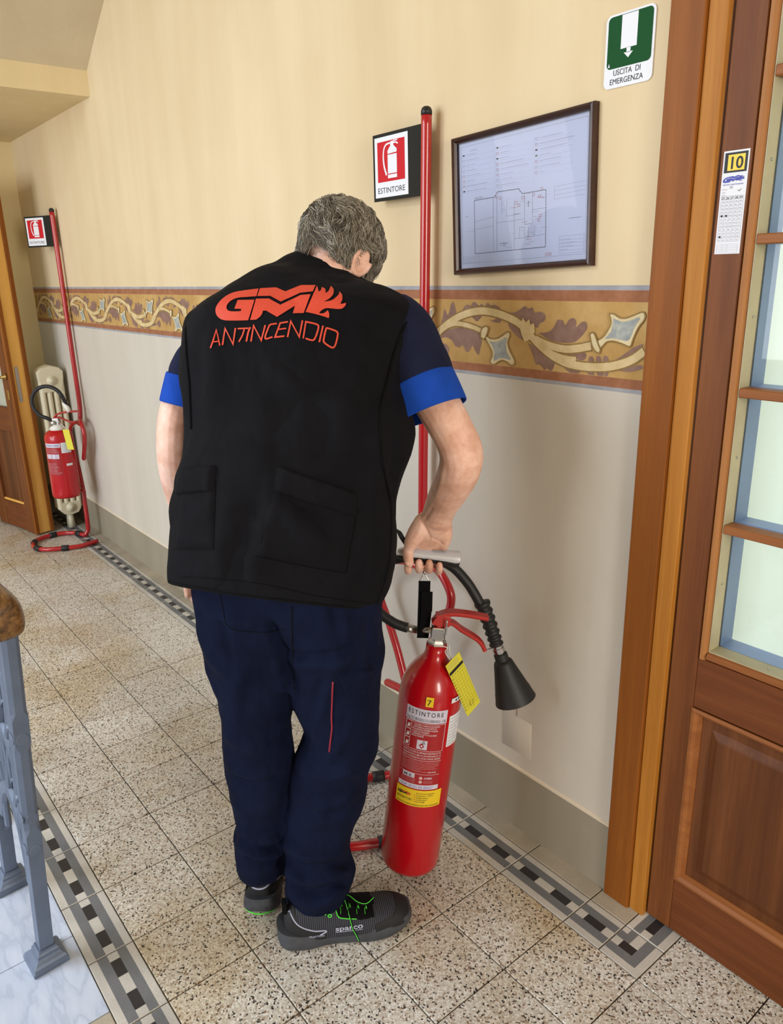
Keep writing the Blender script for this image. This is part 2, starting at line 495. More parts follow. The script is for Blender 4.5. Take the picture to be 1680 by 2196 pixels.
def stripes(name, c1, c2, axis, period, duty=0.5):
    m, nt, b = nodes_of(name); b.inputs['Roughness'].default_value = 0.8
    o = coords(nt); d = N(nt, 'ShaderNodeVectorMath', operation='DOT_PRODUCT'); d.inputs[1].default_value = tuple(axis)
    nt.links.new(o, d.inputs[0])
    s = N(nt, 'ShaderNodeMath', operation='MULTIPLY'); s.inputs[1].default_value = 1/period; nt.links.new(d.outputs['Value'], s.inputs[0])
    f = N(nt, 'ShaderNodeMath', operation='FRACT'); nt.links.new(s.outputs[0], f.inputs[0])
    r = ramp(nt, [(0, c1), (duty-.08, c1), (duty+.08, c2), (0.92, c2), (1, c1)]); nt.links.new(f.outputs[0], r.inputs[0])
    nt.links.new(r.outputs[0], b.inputs['Base Color']); bump(nt, b, r.outputs[0], 0.3, 0.001); return m

MAT = {}
MAT['wall_upper'] = plaster('wall_upper', 'cfb994', 'd9c6a3', 'e1d0af')
MAT['wall_lower'] = plaster('wall_lower', 'bfb8ac', 'c8c1b6', 'd0cac0')
MAT['wall_far'] = plaster('wall_far', 'd6c397', 'ddca9f', 'e3d2aa')
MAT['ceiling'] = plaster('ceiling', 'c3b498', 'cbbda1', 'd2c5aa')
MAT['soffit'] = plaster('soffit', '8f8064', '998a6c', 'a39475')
MAT['skirt'] = plaster('skirt', '8a8271', '938b7a', '9c9483')
MAT['skirt_edge_lit'] = plaster('skirt_edge_lit', 'cfc3ae', 'd6cab5', 'dccfba')  # lighter copy of the skirting colour for the light its top edge catches
MAT['terrazzo'] = terrazzo('terrazzo', 'b3aea4', [(0.075, '252322'), (0.115, '7a5e4c'), (0.19, 'ab9683'), (0.42, 'c5bdb0'), (0.66, 'dcd7ce'), (0.88, 'ece9e3'), (1.0, 'cfc7b9')], 265, 'e3d3b6')
MAT['terrazzo_floor_plain'] = stone('plain_tile', 'b5ab9a', 0.14)
MAT['tile_light'] = stone('tile_light', 'cbc6bd', 0.13)
MAT['tile_grey'] = stone('tile_grey', '747679', 0.14)
MAT['tile_black'] = stone('tile_black', '2f2d30', 0.3, 300)
MAT['grout'] = stone('grout', '5d5445', 0.2, 120, 0.9)
MAT['marble'] = marble('marble')
MAT['wood_trim'] = wood('wood_trim', '74400f', '824a15', '8f551d')
MAT['wood_jamb_lit'] = wood('wood_jamb_lit', '9a611e', 'aa6f28', 'b87d35')  # trim timber painted lighter for the different light on the jamb
MAT['wood_leaf'] = wood('wood_leaf', '5f3417', '6e3f1d', '7c4a24')
MAT['wood_leaf_rail'] = wood('wood_leaf_rail', '5b3016', '6a3a1b', '784522', axis='X')
MAT['wood_panel'] = wood('wood_panel', '4a2814', '5c3419', '704323', scale=0.55)
MAT['wood_bead'] = wood('wood_bead', '8f5d31', '9f6a3b', 'ac7846')
MAT['wood_bead_x'] = wood('wood_bead_x', '7b4824', '8a542c', '976034', axis='X')
MAT['wood_pale'] = wood('wood_pale', 'b98a4a', 'c99a58', 'd3a866')
MAT['wood_edge_lit'] = wood('wood_edge_lit', 'd39c4a', 'e0ab58', 'e9b867')  # brightened: the light on the open door's edge is in this colour
MAT['wood_reveal'] = plain('wood_reveal', 'a89d7d', 0.4, var=0.06)
MAT['wood_frame'] = wood('wood_frame', '2b1710', '38211a', '472c22', axis='X', rough=0.3, coat=0.3)
MAT['wood_handrail'] = wood('wood_handrail', '2c2014', '6b4b2a', '8f6a3e', axis='X', scale=3.2, rough=0.35, coat=0.3)
MAT['red_paint'] = plain('red_paint', 'b40b19', 0.24, spec=0.4, coat=0.3)
MAT['red_tube'] = plain('red_tube', 'a8151c', 0.25, coat=0.4)
MAT['red_lever'] = plain('red_lever', 'b02a26', 0.38)
MAT['rubber'] = plain('rubber', '16161a', 0.55, bmp=0.05)
MAT['black_plastic'] = plain('black_plastic', '17181a', 0.45)
MAT['black_web'] = fabric('black_web', '0e0e11', 0.8, weave=1500)
MAT['chrome'] = plain('chrome', 'c9c9cc', 0.18, 1.0)
MAT['nickel'] = plain('nickel', 'b5b3ad', 0.3, 0.9)
MAT['brass'] = plain('brass', 'b89a5a', 0.28, 1.0)
MAT['silver_plastic'] = plain('silver_plastic', 'c6c9d2', 0.3, 0.25)
MAT['lcd'] = plain('lcd', '6f6c74', 0.2)
MAT['white_plastic'] = plain('white_plastic', 'e4e2da', 0.4)
MAT['iron'] = plain('iron', '5f6b80', 0.42, 0.15, var=0.10, vscale=22, bmp=0.2, bscale=70, bdist=0.003)
MAT['iron_dark'] = plain('iron_dark', '17191d', 0.5)
MAT['radiator'] = plain('radiator', 'd9d1b4', 0.4, var=0.03)
MAT['dark_gap'] = plain('dark_gap', '17130d', 0.9)
MAT['paper_white'] = plain('paper_white', 'dfe2ea', 0.55)
MAT['paper_plan'] = plain('paper_plan', 'c9cbdc', 0.5)
MAT['ink_black'] = plain('ink_black', '1a1b20', 0.6)
MAT['ink_grey'] = plain('ink_grey', '8d909f', 0.6)
MAT['ink_faint'] = plain('ink_faint', 'a9abba', 0.6)
MAT['ink_red'] = plain('ink_red', 'b0565c', 0.6)
MAT['ink_green'] = plain('ink_green', '3f7a4a', 0.6)
MAT['ink_blue'] = plain('ink_blue', '2e35a5', 0.5)
MAT['sign_red'] = plain('sign_red', 'c01c28', 0.5, spec=0.2)
MAT['sign_dark'] = plain('sign_dark', '262622', 0.7, spec=0.15)
MAT['sign_green'] = plain('sign_green', '0d4a22', 0.6, spec=0.15)
MAT['yellow'] = plain('yellow', 'e8c81e', 0.45)
MAT['yellow_pale'] = plain('yellow_pale', 'd9d23c', 0.5)
MAT['label_red'] = plain('label_red', 'a11a20', 0.35)
MAT['label_pink'] = plain('label_pink', 'd9aeb4', 0.5)
MAT['label_lilac'] = plain('label_lilac', 'cfcbe0', 0.4)
MAT['orange_print'] = plain('orange_print', 'cf4731', 0.55)
MAT['flame_orange'] = plain('flame_orange', 'd9581f', 0.5)
MAT['vest'] = fabric('vest', '131317', 0.8, var=0.12, weave=1100, sheen=0.05, fold=0.5, fsc=(10, 10, 3.2), fdist=0.03)
MAT['vest_trim'] = fabric('vest_trim', '0d0d0f', 0.8, weave=900)
MAT['polo_navy'] = fabric('polo_navy', '1d2138', 0.85, weave=1300, fold=0.25)
MAT['polo_blue'] = fabric('polo_blue', '1b46a8', 0.8, weave=1300)
MAT['trousers'] = fabric('trousers', '10162c', 0.88, var=0.14, weave=1200, sheen=0.04, fold=0.7, fsc=(11, 11, 5.5), fdist=0.035)
MAT['skin'] = skin_mat('skin', 'd09b85', 'e6b8a4', 'f2cdbf')
MAT['hair'] = plain('hair', '847b6d', 0.5)
MAT['hair_light'] = plain('hair_light', 'b3ac9f', 0.45)
MAT['hair_dark'] = plain('hair_dark', '5c544a', 0.6)
MAT['eye_white'] = plain('eye_white', 'd8d4cc', 0.3)
MAT['shoe_black'] = fabric('shoe_black', '0c0d0f', 0.7, weave=700)
MAT['shoe_sole'] = plain('shoe_sole', '3d4047', 0.7, var=0.15, vscale=60, bmp=0.15, bscale=200)
MAT['shoe_grey'] = plain('shoe_grey', '17181b', 0.75, bmp=0.1)
MAT['neon'] = plain('neon', '4fdc3c', 0.5)
MAT['lilac'] = plain('lilac', 'a9abc2', 0.6)
MAT['fresco_ochre'] = None
def glass_mat(name, tint, refl):
    m = bpy.data.materials.new(name); m.use_nodes = True; nt = m.node_tree; nt.nodes.clear()
    out = N(nt, 'ShaderNodeOutputMaterial'); tr = N(nt, 'ShaderNodeBsdfTransparent'); gl = N(nt, 'ShaderNodeBsdfGlossy')
    fr = N(nt, 'ShaderNodeFresnel'); fr.inputs['IOR'].default_value = refl; mx = N(nt, 'ShaderNodeMixShader')
    tr.inputs[0].default_value = lin(tint); gl.inputs['Roughness'].default_value = 0.02
    nt.links.new(fr.outputs[0], mx.inputs[0]); nt.links.new(tr.outputs[0], mx.inputs[1]); nt.links.new(gl.outputs[0], mx.inputs[2])
    nt.links.new(mx.outputs[0], out.inputs[0]); return m
MAT['glass'] = glass_mat('glass', 'f4f6fa', 1.33)
MAT['glass_door'] = glass_mat('glass_door', 'e4ecf4', 1.4)
def frosted(name, c):
    m = bpy.data.materials.new(name); m.use_nodes = True; nt = m.node_tree; nt.nodes.clear()
    out = N(nt, 'ShaderNodeOutputMaterial'); t = N(nt, 'ShaderNodeBsdfTranslucent'); d = N(nt, 'ShaderNodeBsdfDiffuse')
    t.inputs[0].default_value = lin(c); d.inputs[0].default_value = lin(c); mx = N(nt, 'ShaderNodeMixShader'); mx.inputs[0].default_value = 0.35
    nt.links.new(t.outputs[0], mx.inputs[1]); nt.links.new(d.outputs[0], mx.inputs[2]); nt.links.new(mx.outputs[0], out.inputs[0]); return m
MAT['frosted'] = frosted('frosted', 'eef1e6')
MAT['reflection_blue'] = plain('reflection_blue', '9aaad2', 0.4)  # blue stands in for the reveal's reflection in the door glass
def fresco(name, c1, c2, c3, sc=22):
    m, nt, b = nodes_of(name); b.inputs['Roughness'].default_value = 0.8; b.inputs['Specular IOR Level'].default_value = 0.2
    w = coords(nt, 'World'); r = ramp(nt, [(0.32, c1), (0.5, c2), (0.68, c3)]); nt.links.new(noise(nt, w, sc, 7, 0.65), r.inputs[0])
    nt.links.new(r.outputs[0], b.inputs['Base Color']); bump(nt, b, noise(nt, w, 40, 6), 0.15, 0.004); return m
MAT['fresco_ochre'] = fresco('fresco_ochre', 'ab8750', 'b8945c', 'c5a46e', 9)
MAT['fresco_brown'] = fresco('fresco_brown', '8c5c40', '98664a', 'a37257')
MAT['fresco_grey'] = fresco('fresco_grey', '8f9097', '9a9ba1', 'a6a6aa')
MAT['fresco_cream'] = fresco('fresco_cream', 'bfa778', 'cdb688', 'd7c297', 30)
MAT['fresco_mauve'] = fresco('fresco_mauve', '7d6055', '886b5f', '93766a', 30)
MAT['fresco_blue'] = fresco('fresco_blue', '8a8f90', '9ba09e', 'b3b5ac', 50)
MAT['fresco_dark'] = fresco('fresco_dark', '84683c', '8e7345', '997d4e', 30)
MAT['fresco_pale'] = fresco('fresco_pale', 'c6b58c', 'd2c29b', 'dacca8', 40)
# ------------------------------------------------------------------ the setting
YW = 0.957                                   # plane of the long wall
XF = -2.90                                   # plane of the end wall
ZB = 0.188                                   # top of the painted skirting

# long wall with a painted frieze
BZ = [ony(1380, y, YW)[2] for y in (611.7, 622.7, 648.3, 816.7, 838.3, 847.3)]
g = G()
def wallquad(x0, x1, z0, z1, m, y=YW): g.add([(x0, y, z0), (x1, y, z0), (x1, y, z1), (x0, y, z1)], [(0, 1, 2, 3)], m)
zs = [-0.02, ZB] + BZ[::-1] + [3.6]
for i, m in enumerate([1, 1, 2, 3, 4, 3, 2, 0]):
    wallquad(XF-0.3, 1.45, zs[i], zs[i+1], m)
wallquad(1.45, 3.6, 2.32, 3.6, 0); wallquad(2.30, 3.6, -0.02, 2.32, 0)
g.add(*boxab((XF-.3, YW+.08, -.02), (1.45, YW+.16, 3.6)), m=0)
wall_right = structure(g.mk('wall_right', [MAT['wall_upper'], MAT['wall_lower'], MAT['fresco_grey'], MAT['fresco_brown'], MAT['fresco_ochre']], smooth=False),
                       'cream plaster corridor wall with a painted ochre frieze')

# the frieze ornament: vine, leaves and cartouches, one repeat traced and shifted along the wall
def fz(pts): return [tuple(ony(860+a/3, 560+b/3, YW)[[0, 2]]) for a, b in pts]
PER = 0.606
def wavy(pts, closed=True, n=4):
    P = np.array(pts+[pts[0]] if closed else pts, float); q = cr(np.c_[P, np.zeros(len(P))], n*len(P))[:, :2]
    return [tuple(p) for p in (q[:-1] if closed else q)]
leaves = [
 [(250,432),(268,370),(282,308),(300,345),(312,328),(322,280),(338,262),(352,300),(356,345),(340,385),(300,410)],
 [(388,332),(405,300),(425,280),(450,285),(470,262),(495,278),(512,300),(470,312),(430,325)],
 [(505,292),(520,275),(540,288),(560,268),(580,285),(605,280),(640,305),(560,305)],
 [(250,500),(285,455),(350,430),(430,430),(500,450),(522,510),(512,560),(500,602),(478,575),(462,545),(440,580),(420,580),(398,540),(380,555),(352,545),(330,510),(290,490)],
 [(236,560),(270,530),(300,540),(312,570),(295,602),(265,595),(250,580)],
 [(190,405),(215,430),(240,420),(225,450),(195,440)],
 [(440,352),(480,342),(525,345),(510,370),(490,388),(470,370)],
 [(560,372),(590,380),(620,368),(650,372),(640,395),(600,392)],
 [(660,320),(720,332),(770,310),(800,288),(822,305),(850,298),(862,330),(900,325),(930,345),(925,385),(895,400),(880,430),(845,405),(790,375),(730,345)],
 [(690,385),(735,415),(770,455),(800,505),(770,498),(735,468),(700,425)],
 [(885,462),(950,455),(985,425),(1010,378),(1045,382),(1058,412),(1085,375),(1115,368),(1132,395),(1128,425),(1165,392),(1195,392),(1200,430),(1175,470),(1120,520),(1050,525),(970,510)],
 [(820,528),(870,552),(930,590),(985,635),(990,665),(970,705),(940,690),(925,700),(900,668),(870,660),(850,600)],
 [(1030,665),(1090,690),(1160,705),(1130,728),(1085,715)],
 [(1060,590),(1120,595),(1190,592),(1190,625),(1160,640),(1110,615)],
 [(1208,640),(1215,615),(1235,615),(1245,640),(1235,655),(1215,655)], [(1255,640),(1262,612),(1282,612),(1292,640),(1280,655),(1265,655)],
 [(1300,640),(1308,612),(1328,612),(1340,640),(1325,655),(1310,655)],
 [(1190,700),(1230,705),(1250,740),(1215,735)], [(1260,702),(1300,705),(1300,745),(1270,745)], [(1305,702),(1338,705),(1330,740),(1312,740)],
 [(1345,650),(1400,625),(1450,590),(1500,555),(1560,535),(1540,575),(1490,600),(1440,635),(1380,655)],
 [(1395,705),(1450,690),(1540,668),(1560,690),(1480,712)],
]
vine = [(150,535),(200,490),(270,430),(350,372),(440,333),(530,320),(620,335),(700,365),(770,405),(830,470),(900,545),(980,610),(1060,652),(1150,674),(1250,682),(1340,679),(1420,662),(1500,630),(1570,580)]
br1 = [(240,470),(290,425),(345,402),(410,408),(470,425),(522,448)]
br2 = [(870,500),(930,530),(1000,555),(1070,566),(1150,560),(1228,545)]
br3 = [(940,560),(1000,595),(1060,618),(1130,632)]
crown = [(758,372),(782,385),(790,365),(808,395),(830,372),(838,408),(862,400),(866,455),(840,500),(800,520),(780,470)]
cartD = [(545,480),(585,502),(625,500),(660,482),(695,458),(705,475),(690,515),(700,570),(735,645),(720,668),(690,645),(650,635),(600,662),(583,645),(596,610),(590,570),(565,520)]
cartDi = [(572,515),(625,520),(685,490),(680,540),(690,590),(712,635),(650,622),(605,640),(608,590),(595,545)]
cartU = [(1352,342),(1375,345),(1410,368),(1450,372),(1500,355),(1560,332),(1572,345),(1568,375),(1530,425),(1495,500),(1478,545),(1440,530),(1380,512),(1330,515),(1285,558),(1265,545),(1268,520),(1310,490),(1345,440),(1362,395)]
cartUi = [(1375,368),(1430,390),(1490,378),(1545,362),(1510,425),(1470,510),(1420,505),(1370,495),(1320,500),(1360,450)]
coll1 = [(520,490),(522,450),(535,425),(555,418),(568,430),(560,465),(542,500)]
coll2 = [(1222,470),(1240,458),(1255,475),(1275,530),(1290,570),(1280,590),(1260,582),(1238,545)]
layers = [('fresco_mauve', [wavy(p) for p in leaves], .0004)]
vinep = wavy(vine, False, 3); dark = []
for nm, ps, l in layers: pass
shapes = []                                   # (material, polygon in wall x,z, lift)
for p in leaves: shapes.append(('fresco_mauve', fz(wavy(p)), .0004))
def vine_poly(pts, w):
    q = fz(wavy(pts, False, 3)); P = np.array(q); wd = np.linspace(w[0], w[1], len(P)) if isinstance(w, tuple) else w
    return [[tuple(a) for a in s] for s in stroke(P, wd)]
for pts, w in ((vine, .0165), (br1, (.012, .010)), (br2, (.015, .016)), (br3, (.003, .010))):
    ww = tuple(x+.006 for x in w) if isinstance(w, tuple) else w+.006
    for q in vine_poly(pts, ww): shapes.append(('fresco_dark', q, .0007))
for pts, w in ((br3, (.003, .010)), (br1, (.012, .010)), (br2, (.015, .016)), (vine, .0165)):
    for q in vine_poly(pts, w): shapes.append(('fresco_cream', q, .0010))
shapes.append(('fresco_cream', fz(crown), .0012))
for p, m, l in ((cartD, 'fresco_pale', .0012), (cartDi, 'fresco_blue', .0015), (cartU, 'fresco_pale', .0012), (cartUi, 'fresco_blue', .0015)):
    q = fz(wavy(p, n=3))
    if m == 'fresco_pale':
        for s in stroke(q, .006, True): shapes.append(('fresco_dark', [tuple(a) for a in s], l-.0002))
    shapes.append((m, q, l))
for p in (coll1, coll2):
    q = fz(wavy(p))
    for s in stroke(q, .0035, True): shapes.append(('fresco_dark', [tuple(a) for a in s], .0018))
    shapes.append(('fresco_pale', q, .0016))
fmats = ['fresco_mauve', 'fresco_dark', 'fresco_cream', 'fresco_pale', 'fresco_blue']
tri = [(m, *poly2d([p]), l) for m, p, l in shapes]
fl = Flat((0, YW, 0), (1, 0, 0), (0, 0, 1), (0, -1, 0))
for k in range(0, 8):
    for ti, (m, v, f, l) in enumerate(tri):
        l = l + ti*4e-6
        vv = v - A(PER*k, 0)
        if vv[:, 0].max() > 1.43 or vv[:, 0].min() < XF+.01 or not len(f): continue
        vv = vv.copy(); vv[:, 1] = np.clip(vv[:, 1], BZ[3]+.001, BZ[2]-.001)
        fl.raw(vv, f, fmats.index(m), l)
fl.mk('painted_frieze', [MAT[m] for m in fmats], wall_right, label='painted vine scroll with mauve leaves and grey cartouches', kind='stuff')

# skirting
g = G()
g.add(*boxab((XF, YW-.004, -.01), (1.408, YW+.01, ZB), .0), m=0)
g.add([(XF, YW-.0045, ZB-.004), (1.408, YW-.0045, ZB-.004), (1.408, YW-.0045, ZB+.001), (XF, YW-.0045, ZB+.001), (XF, YW, ZB+.004), (1.408, YW, ZB+.004)], [(0, 1, 2, 3), (3, 2, 5, 4)], 1)
structure(g.mk('baseboard_right', [MAT['skirt'], MAT['skirt_edge_lit']], smooth=False), 'grey painted skirting band along the corridor wall')
# blanking plate painted over the wall, low down
v, f = boxab((1.052, YW-.0011, .235), (1.152, YW+.004, .340), .0004)
mk('cover_plate', v, f, MAT['wall_lower'], wall_right, label='painted over square cover plate low on the wall')
g = G(); g.add(*boxab((1.10, YW-.0008, .3405), (1.1012, YW, .44)))
g.mk('crack', MAT['fresco_dark'], wall_right, kind='stuff')

# end wall with a doorway
g = G()
g.add(*boxab((XF-.14, .40, -.02), (XF, YW+.02, 3.0)), m=0)
g.add(*boxab((XF-.14, -.52, 2.06), (XF, .40, 3.0)), m=0)
g.add(*boxab((XF-.14, -1.6, -.02), (XF, -.52, 3.0)), m=0)
structure(g.mk('wall_back', MAT['wall_far'], smooth=False), 'cream end wall of the corridor')
g = G(); g.add(*boxab((-4.3, -1.6, -.02), (-4.2, 1.2, 3.0)))
structure(g.mk('wall_beyond', MAT['wall_far'], smooth=False), 'pale wall of the room beyond the end door')
g = G(); g.add(*boxab((XF, .44, -.01), (XF+.004, YW, ZB)))
structure(g.mk('baseboard_back', MAT['skirt'], smooth=False), 'grey painted skirting band on the end wall')

# unseen wall added behind the camera to shade the lower right
g = G(); g.add(*boxab((1.42, -1.05, -.02), (6.6, -.90, 3.0)))
structure(g.mk('shade_wall_left', MAT['wall_upper'], smooth=False), 'unseen cream wall added to shade the floor and glazed door')

# beam across the corridor and the vault in front of it
X0 = -1.49
g = G(); g.add(*boxab((XF-.1, -1.6, 2.232), (X0, YW+.05, 2.75), .004), m=0)
n0 = len(g.f)
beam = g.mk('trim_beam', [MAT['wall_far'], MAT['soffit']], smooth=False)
structure(beam, 'plastered beam crossing the corridor')
prof = [(X0+t, 2.335 + .70*t - .155*t*t) for t in np.linspace(0, 4.5, 40)]
v = []; f = []
for i, (x, z) in enumerate(prof): v += [(x, -1.6, z), (x, YW+.05, z), (x, YW+.05, z+.12), (x, -1.6, z+.12)]
for i in range(39):
    a = 4*i; b = a+4
    for k in range(4): f.append((a+k, a+(k+1) % 4, b+(k+1) % 4, b+k))
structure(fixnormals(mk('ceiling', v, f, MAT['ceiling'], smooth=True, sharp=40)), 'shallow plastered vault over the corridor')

# ------------------------------------------------------------------ floor: every tile its own piece
g = G(); g.add(*boxab((-3.2, -.86, -.06), (2.62, 1.02, -.0045)))
floor = structure(g.mk('floor', MAT['grout'], smooth=False), 'terrazzo tile floor with black and white tile borders')
J = 0.0015
def tile_mesh(name, w, d, mats, cells=None):
    """w along x, d along y, origin at the lower-left corner, top at z=0; cells: [(x0,y0,x1,y1,mat)] printed in the tile"""
    g = G(); b = .0012; x0, y0, x1, y1 = J, J, w-J, d-J
    xs = (x0, x0+b, x1-b, x1); ys = (y0, y0+b, y1-b, y1)
    ring0 = [(x0, y0, -.006), (x1, y0, -.006), (x1, y1, -.006), (x0, y1, -.006)]
    ring1 = [(x0, y0, -b*.8), (x1, y0, -b*.8), (x1, y1, -b*.8), (x0, y1, -b*.8)]
    ring2 = [(x0+b, y0+b, 0), (x1-b, y0+b, 0), (x1-b, y1-b, 0), (x0+b, y1-b, 0)]
    v = ring0+ring1+ring2; f = []
    for k in range(4):
        f.append((k, (k+1) % 4, 4+(k+1) % 4, 4+k)); f.append((4+k, 4+(k+1) % 4, 8+(k+1) % 4, 8+k))
    g.add(v, f, 0)
    if cells is None: g.add(ring2, [(0, 1, 2, 3)], 0)
    else:
        for a, c, e, h, m in cells:
            a, e = max(a, x0+b), min(e, x1-b); c, h = max(c, y0+b), min(h, y1-b)
            g.add([(a, c, 0), (e, c, 0), (e, h, 0), (a, h, 0)], [(0, 1, 2, 3)], m)
    me = bpy.data.meshes.new(name); me.from_pydata(g.v, [], g.f)
    for m in mats: me.materials.append(m)
    me.polygons.foreach_set('material_index', g.m); me.update(); return me
def lay(name, me, x, y, rz=0.0):
    o = bpy.data.objects.new(name, me); COL.objects.link(o); o.parent = floor
    o.location = (x, y, random.uniform(-.0004, .0004)); o.rotation_euler = (random.uniform(-.0012, .0012), random.uniform(-.0012, .0012), rz); return o
t_full = tile_mesh('terrazzo_tile', S, S, [MAT['terrazzo']])
for r in range(-15, 13):
    for c in range(4): lay('terrazzo_tile', t_full, r*S, c*S)
for r in range(8, 13): lay('terrazzo_tile', t_full, r*S, .8)
BM = [MAT['tile_light'], MAT['tile_grey'], MAT['tile_black']]
yb = [0, .0195, .0415, .0640, .0850, .1035]
def border_cells(L, d0=0):
    c = [(0, yb[0], L, yb[1], 0), (0, yb[1], L, yb[2], 1), (0, yb[3], L, yb[4], 1), (0, yb[4], L, yb[5], 0)]
    x = 0; k = 0; first = .025
    while x < L-1e-6:
        w = .025 if (x == 0 or abs(L-x-.025) < 1e-6) else .05
        c.append((x, yb[2], x+w, yb[3], 2 if k % 2 else 0)); x += w; k += 1
    return c
b_full = tile_mesh('border_tile', S, .1035, BM, border_cells(S)); b_half = tile_mesh('border_tile', S/2, .1035, BM, border_cells(S/2))
for r in range(-15, 7): lay('border_tile', b_full, r*S, .8)
lay('border_tile', b_half, 1.4, .8)
for r in range(-15, 13): lay('border_tile', b_full, r*S, -.1035)
# corner of the border by the glazed door
cc = [(0, 0, .1, .0195, 0), (.0805, .0195, .1, .1035, 0), (0, .0195, .0805, .0415, 1), (.058, .0415, .0805, .1035, 1),
      (0, .0415, .022, .064, 0), (.022, .0415, .058, .064, 2), (.036, .064, .058, .1035, 0), (0, .064, .036, .085, 1), (.0175, .085, .036, .1035, 1), (0, .085, .0175, .1035, 0)]
lay('border_tile', tile_mesh('border_tile', .1, .1035, BM, cc), 1.5, .8)
cd = [(0, 0, .0175, .1, 0), (.0175, 0, .036, .1, 1), (.036, 0, .058, .022, 0), (.036, .022, .058, .1, 2), (.058, 0, .0805, .1, 1), (.0805, 0, .1, .1, 0)]
lay('border_tile', tile_mesh('border_tile', .1, .1, BM, cd), 1.5, .9035)
p_full = tile_mesh('plain_tile', S, .0535, [MAT['terrazzo_floor_plain']]); p_cut = tile_mesh('plain_tile', .1, .0535, [MAT['terrazzo_floor_plain']])
for r in range(-15, 7): lay('plain_tile', p_full, r*S, .9035)
lay('plain_tile', p_cut, 1.4, .9035)
# marble slabs of the stair landing
def slab(x0, x1, y0, y1, m='marble', nm='marble_slab'):
    v, f = boxab((x0+.0008, y0+.0008, -.03), (x1-.0008, y1-.0008, .0005), .0012)
    return mk(nm, v, f, MAT[m], floor, smooth=False)
for x0, x1 in ((-3.1, -2.2), (-2.2, -1.24), (-1.24, -.27), (-.27, .695), (.695, .943)): slab(x0, x1, -.46, -.1035)
for k in range(4): slab(.943+.2*k, .943+.2*(k+1), -.1575, -.1035, 'terrazzo_floor_plain', 'plain_tile')
for k in range(4): slab(.943+.4*k, .943+.4*(k+1), -.86, -.1575, 'marble')

# ------------------------------------------------------------------ glazed door on the right (door_1) and its casing
g = G(); g.add(*boxab((1.407, .944, 0), (1.4735, YW+.02, 2.36), .002))
structure(g.mk('trim_1', MAT['wood_trim'], smooth=False), 'brown timber architrave left of the glazed door')
g = G(); g.add(*boxab((1.4737, .953, 0), (1.5095, 1.04, 2.30), .0015), m=0)
structure(g.mk('trim_2', MAT['wood_jamb_lit'], smooth=False), 'timber door jamb coloured lighter as if lit, beside the architrave')
d1 = thing('door_1', (1.82, .985, 0), 'glazed timber door with a panelled base', 'door'); d1['kind'] = 'structure'; del d1['category']
xl, xr, yf, yb_ = 1.514, 2.16, .965, 1.008
def dpart(name, a, b, mat, bev=.0015, **k):
    v, f = boxab(a, b, bev); return mk(name, v, f, MAT[mat], d1, smooth=False, **k)
dpart('stile', (xl, yf, .006), (1.571, yb_, 2.27), 'wood_leaf'); dpart('stile', (2.10, yf, .006), (xr, yb_, 2.27), 'wood_leaf')
dpart('rail', (1.5712, yf+.0005, .587), (2.0998, yb_, .699), 'wood_leaf_rail'); dpart('rail', (1.5712, yf+.0005, .006), (2.0998, yb_, .147), 'wood_leaf_rail')
dpart('rail', (1.5712, yf+.0005, 2.16), (2.0998, yb_, 2.27), 'wood_leaf_rail')
dpart('core_board', (1.5712, .984, .10), (2.0998, 1.006, .698), 'wood_panel', 0)
# beads round the glass
def bead(name, x0, x1, z0, z1, mat, horiz, sgn):
    """quarter-round bead, 16 mm wide, proud at its outer edge"""
    w = (z1-z0) if horiz else (x1-x0); pr = [(0, .004), (.25, -.002), (.6, -.002), (.85, .002), (1, .010), (1, .042), (0, .042)]
    if sgn < 0: pr = [(1-t, d) for t, d in pr][::-1]
    v = []
    for e in (0, 1):
        for t, d in pr:
            if horiz: v.append(((x0, x1)[e], yf+d, z0+w*t))
            else: v.append((x0+w*t, yf+d, (z0, z1)[e]))
    n = len(pr); f = [tuple(range(n)), tuple(range(2*n-1, n-1, -1))]+[(i, (i+1) % n, n+(i+1) % n, n+i) for i in range(n)]
    return fixnormals(mk(name, v, f, MAT[mat], d1, smooth=False))
bead('glazing_bead', 1.5712, 1.588, .700, 2.16, 'wood_bead', False, 1); bead('glazing_bead', 2.083, 2.0998, .700, 2.16, 'wood_bead', False, -1)
bead('glazing_bead', 1.5885, 2.0825, .700, .717, 'wood_bead_x', True, 1); bead('glazing_bead', 1.5885, 2.0825, 2.143, 2.16, 'wood_bead_x', True, -1)
# pale reveal, screws, muntins, panes
g = G()
for a, b in (((1.5882, .972, .717), (1.5896, 1.012, 2.143)), ((2.0814, .972, .717), (2.083, 1.012, 2.143)), ((1.5896, .972, .7165), (2.0814, 1.012, .719))): g.add(*boxab(a, b))
g.mk('reveal', MAT['wood_reveal'], d1, smooth=False)
for z in (1.625, 1.37, 1.115, .86):
    v, f = lathe([(.0001, .0), (.0026, .0), (.0026, .0012), (.0001, .0014)], 10, (1.5897, .992, z), [(0, 1, 0), (0, 0, 1), (1, 0, 0)])
    mk('screw', v, f, MAT['nickel'], d1)
for x in (1.70, 1.86): mk('screw', *lathe([(.0026, .0), (.0026, .0012), (.0001, .0014)], 10, (x, .99, .719)), MAT['nickel'], d1)
zm = [.9775, 1.2375, 1.4995, 1.754, 2.01]
for z in zm: dpart('muntin', (1.5892, .971, z-.0085), (2.082, 1.004, z+.0085), 'wood_bead_x', .002)
zz = [.719]+zm+[2.143]
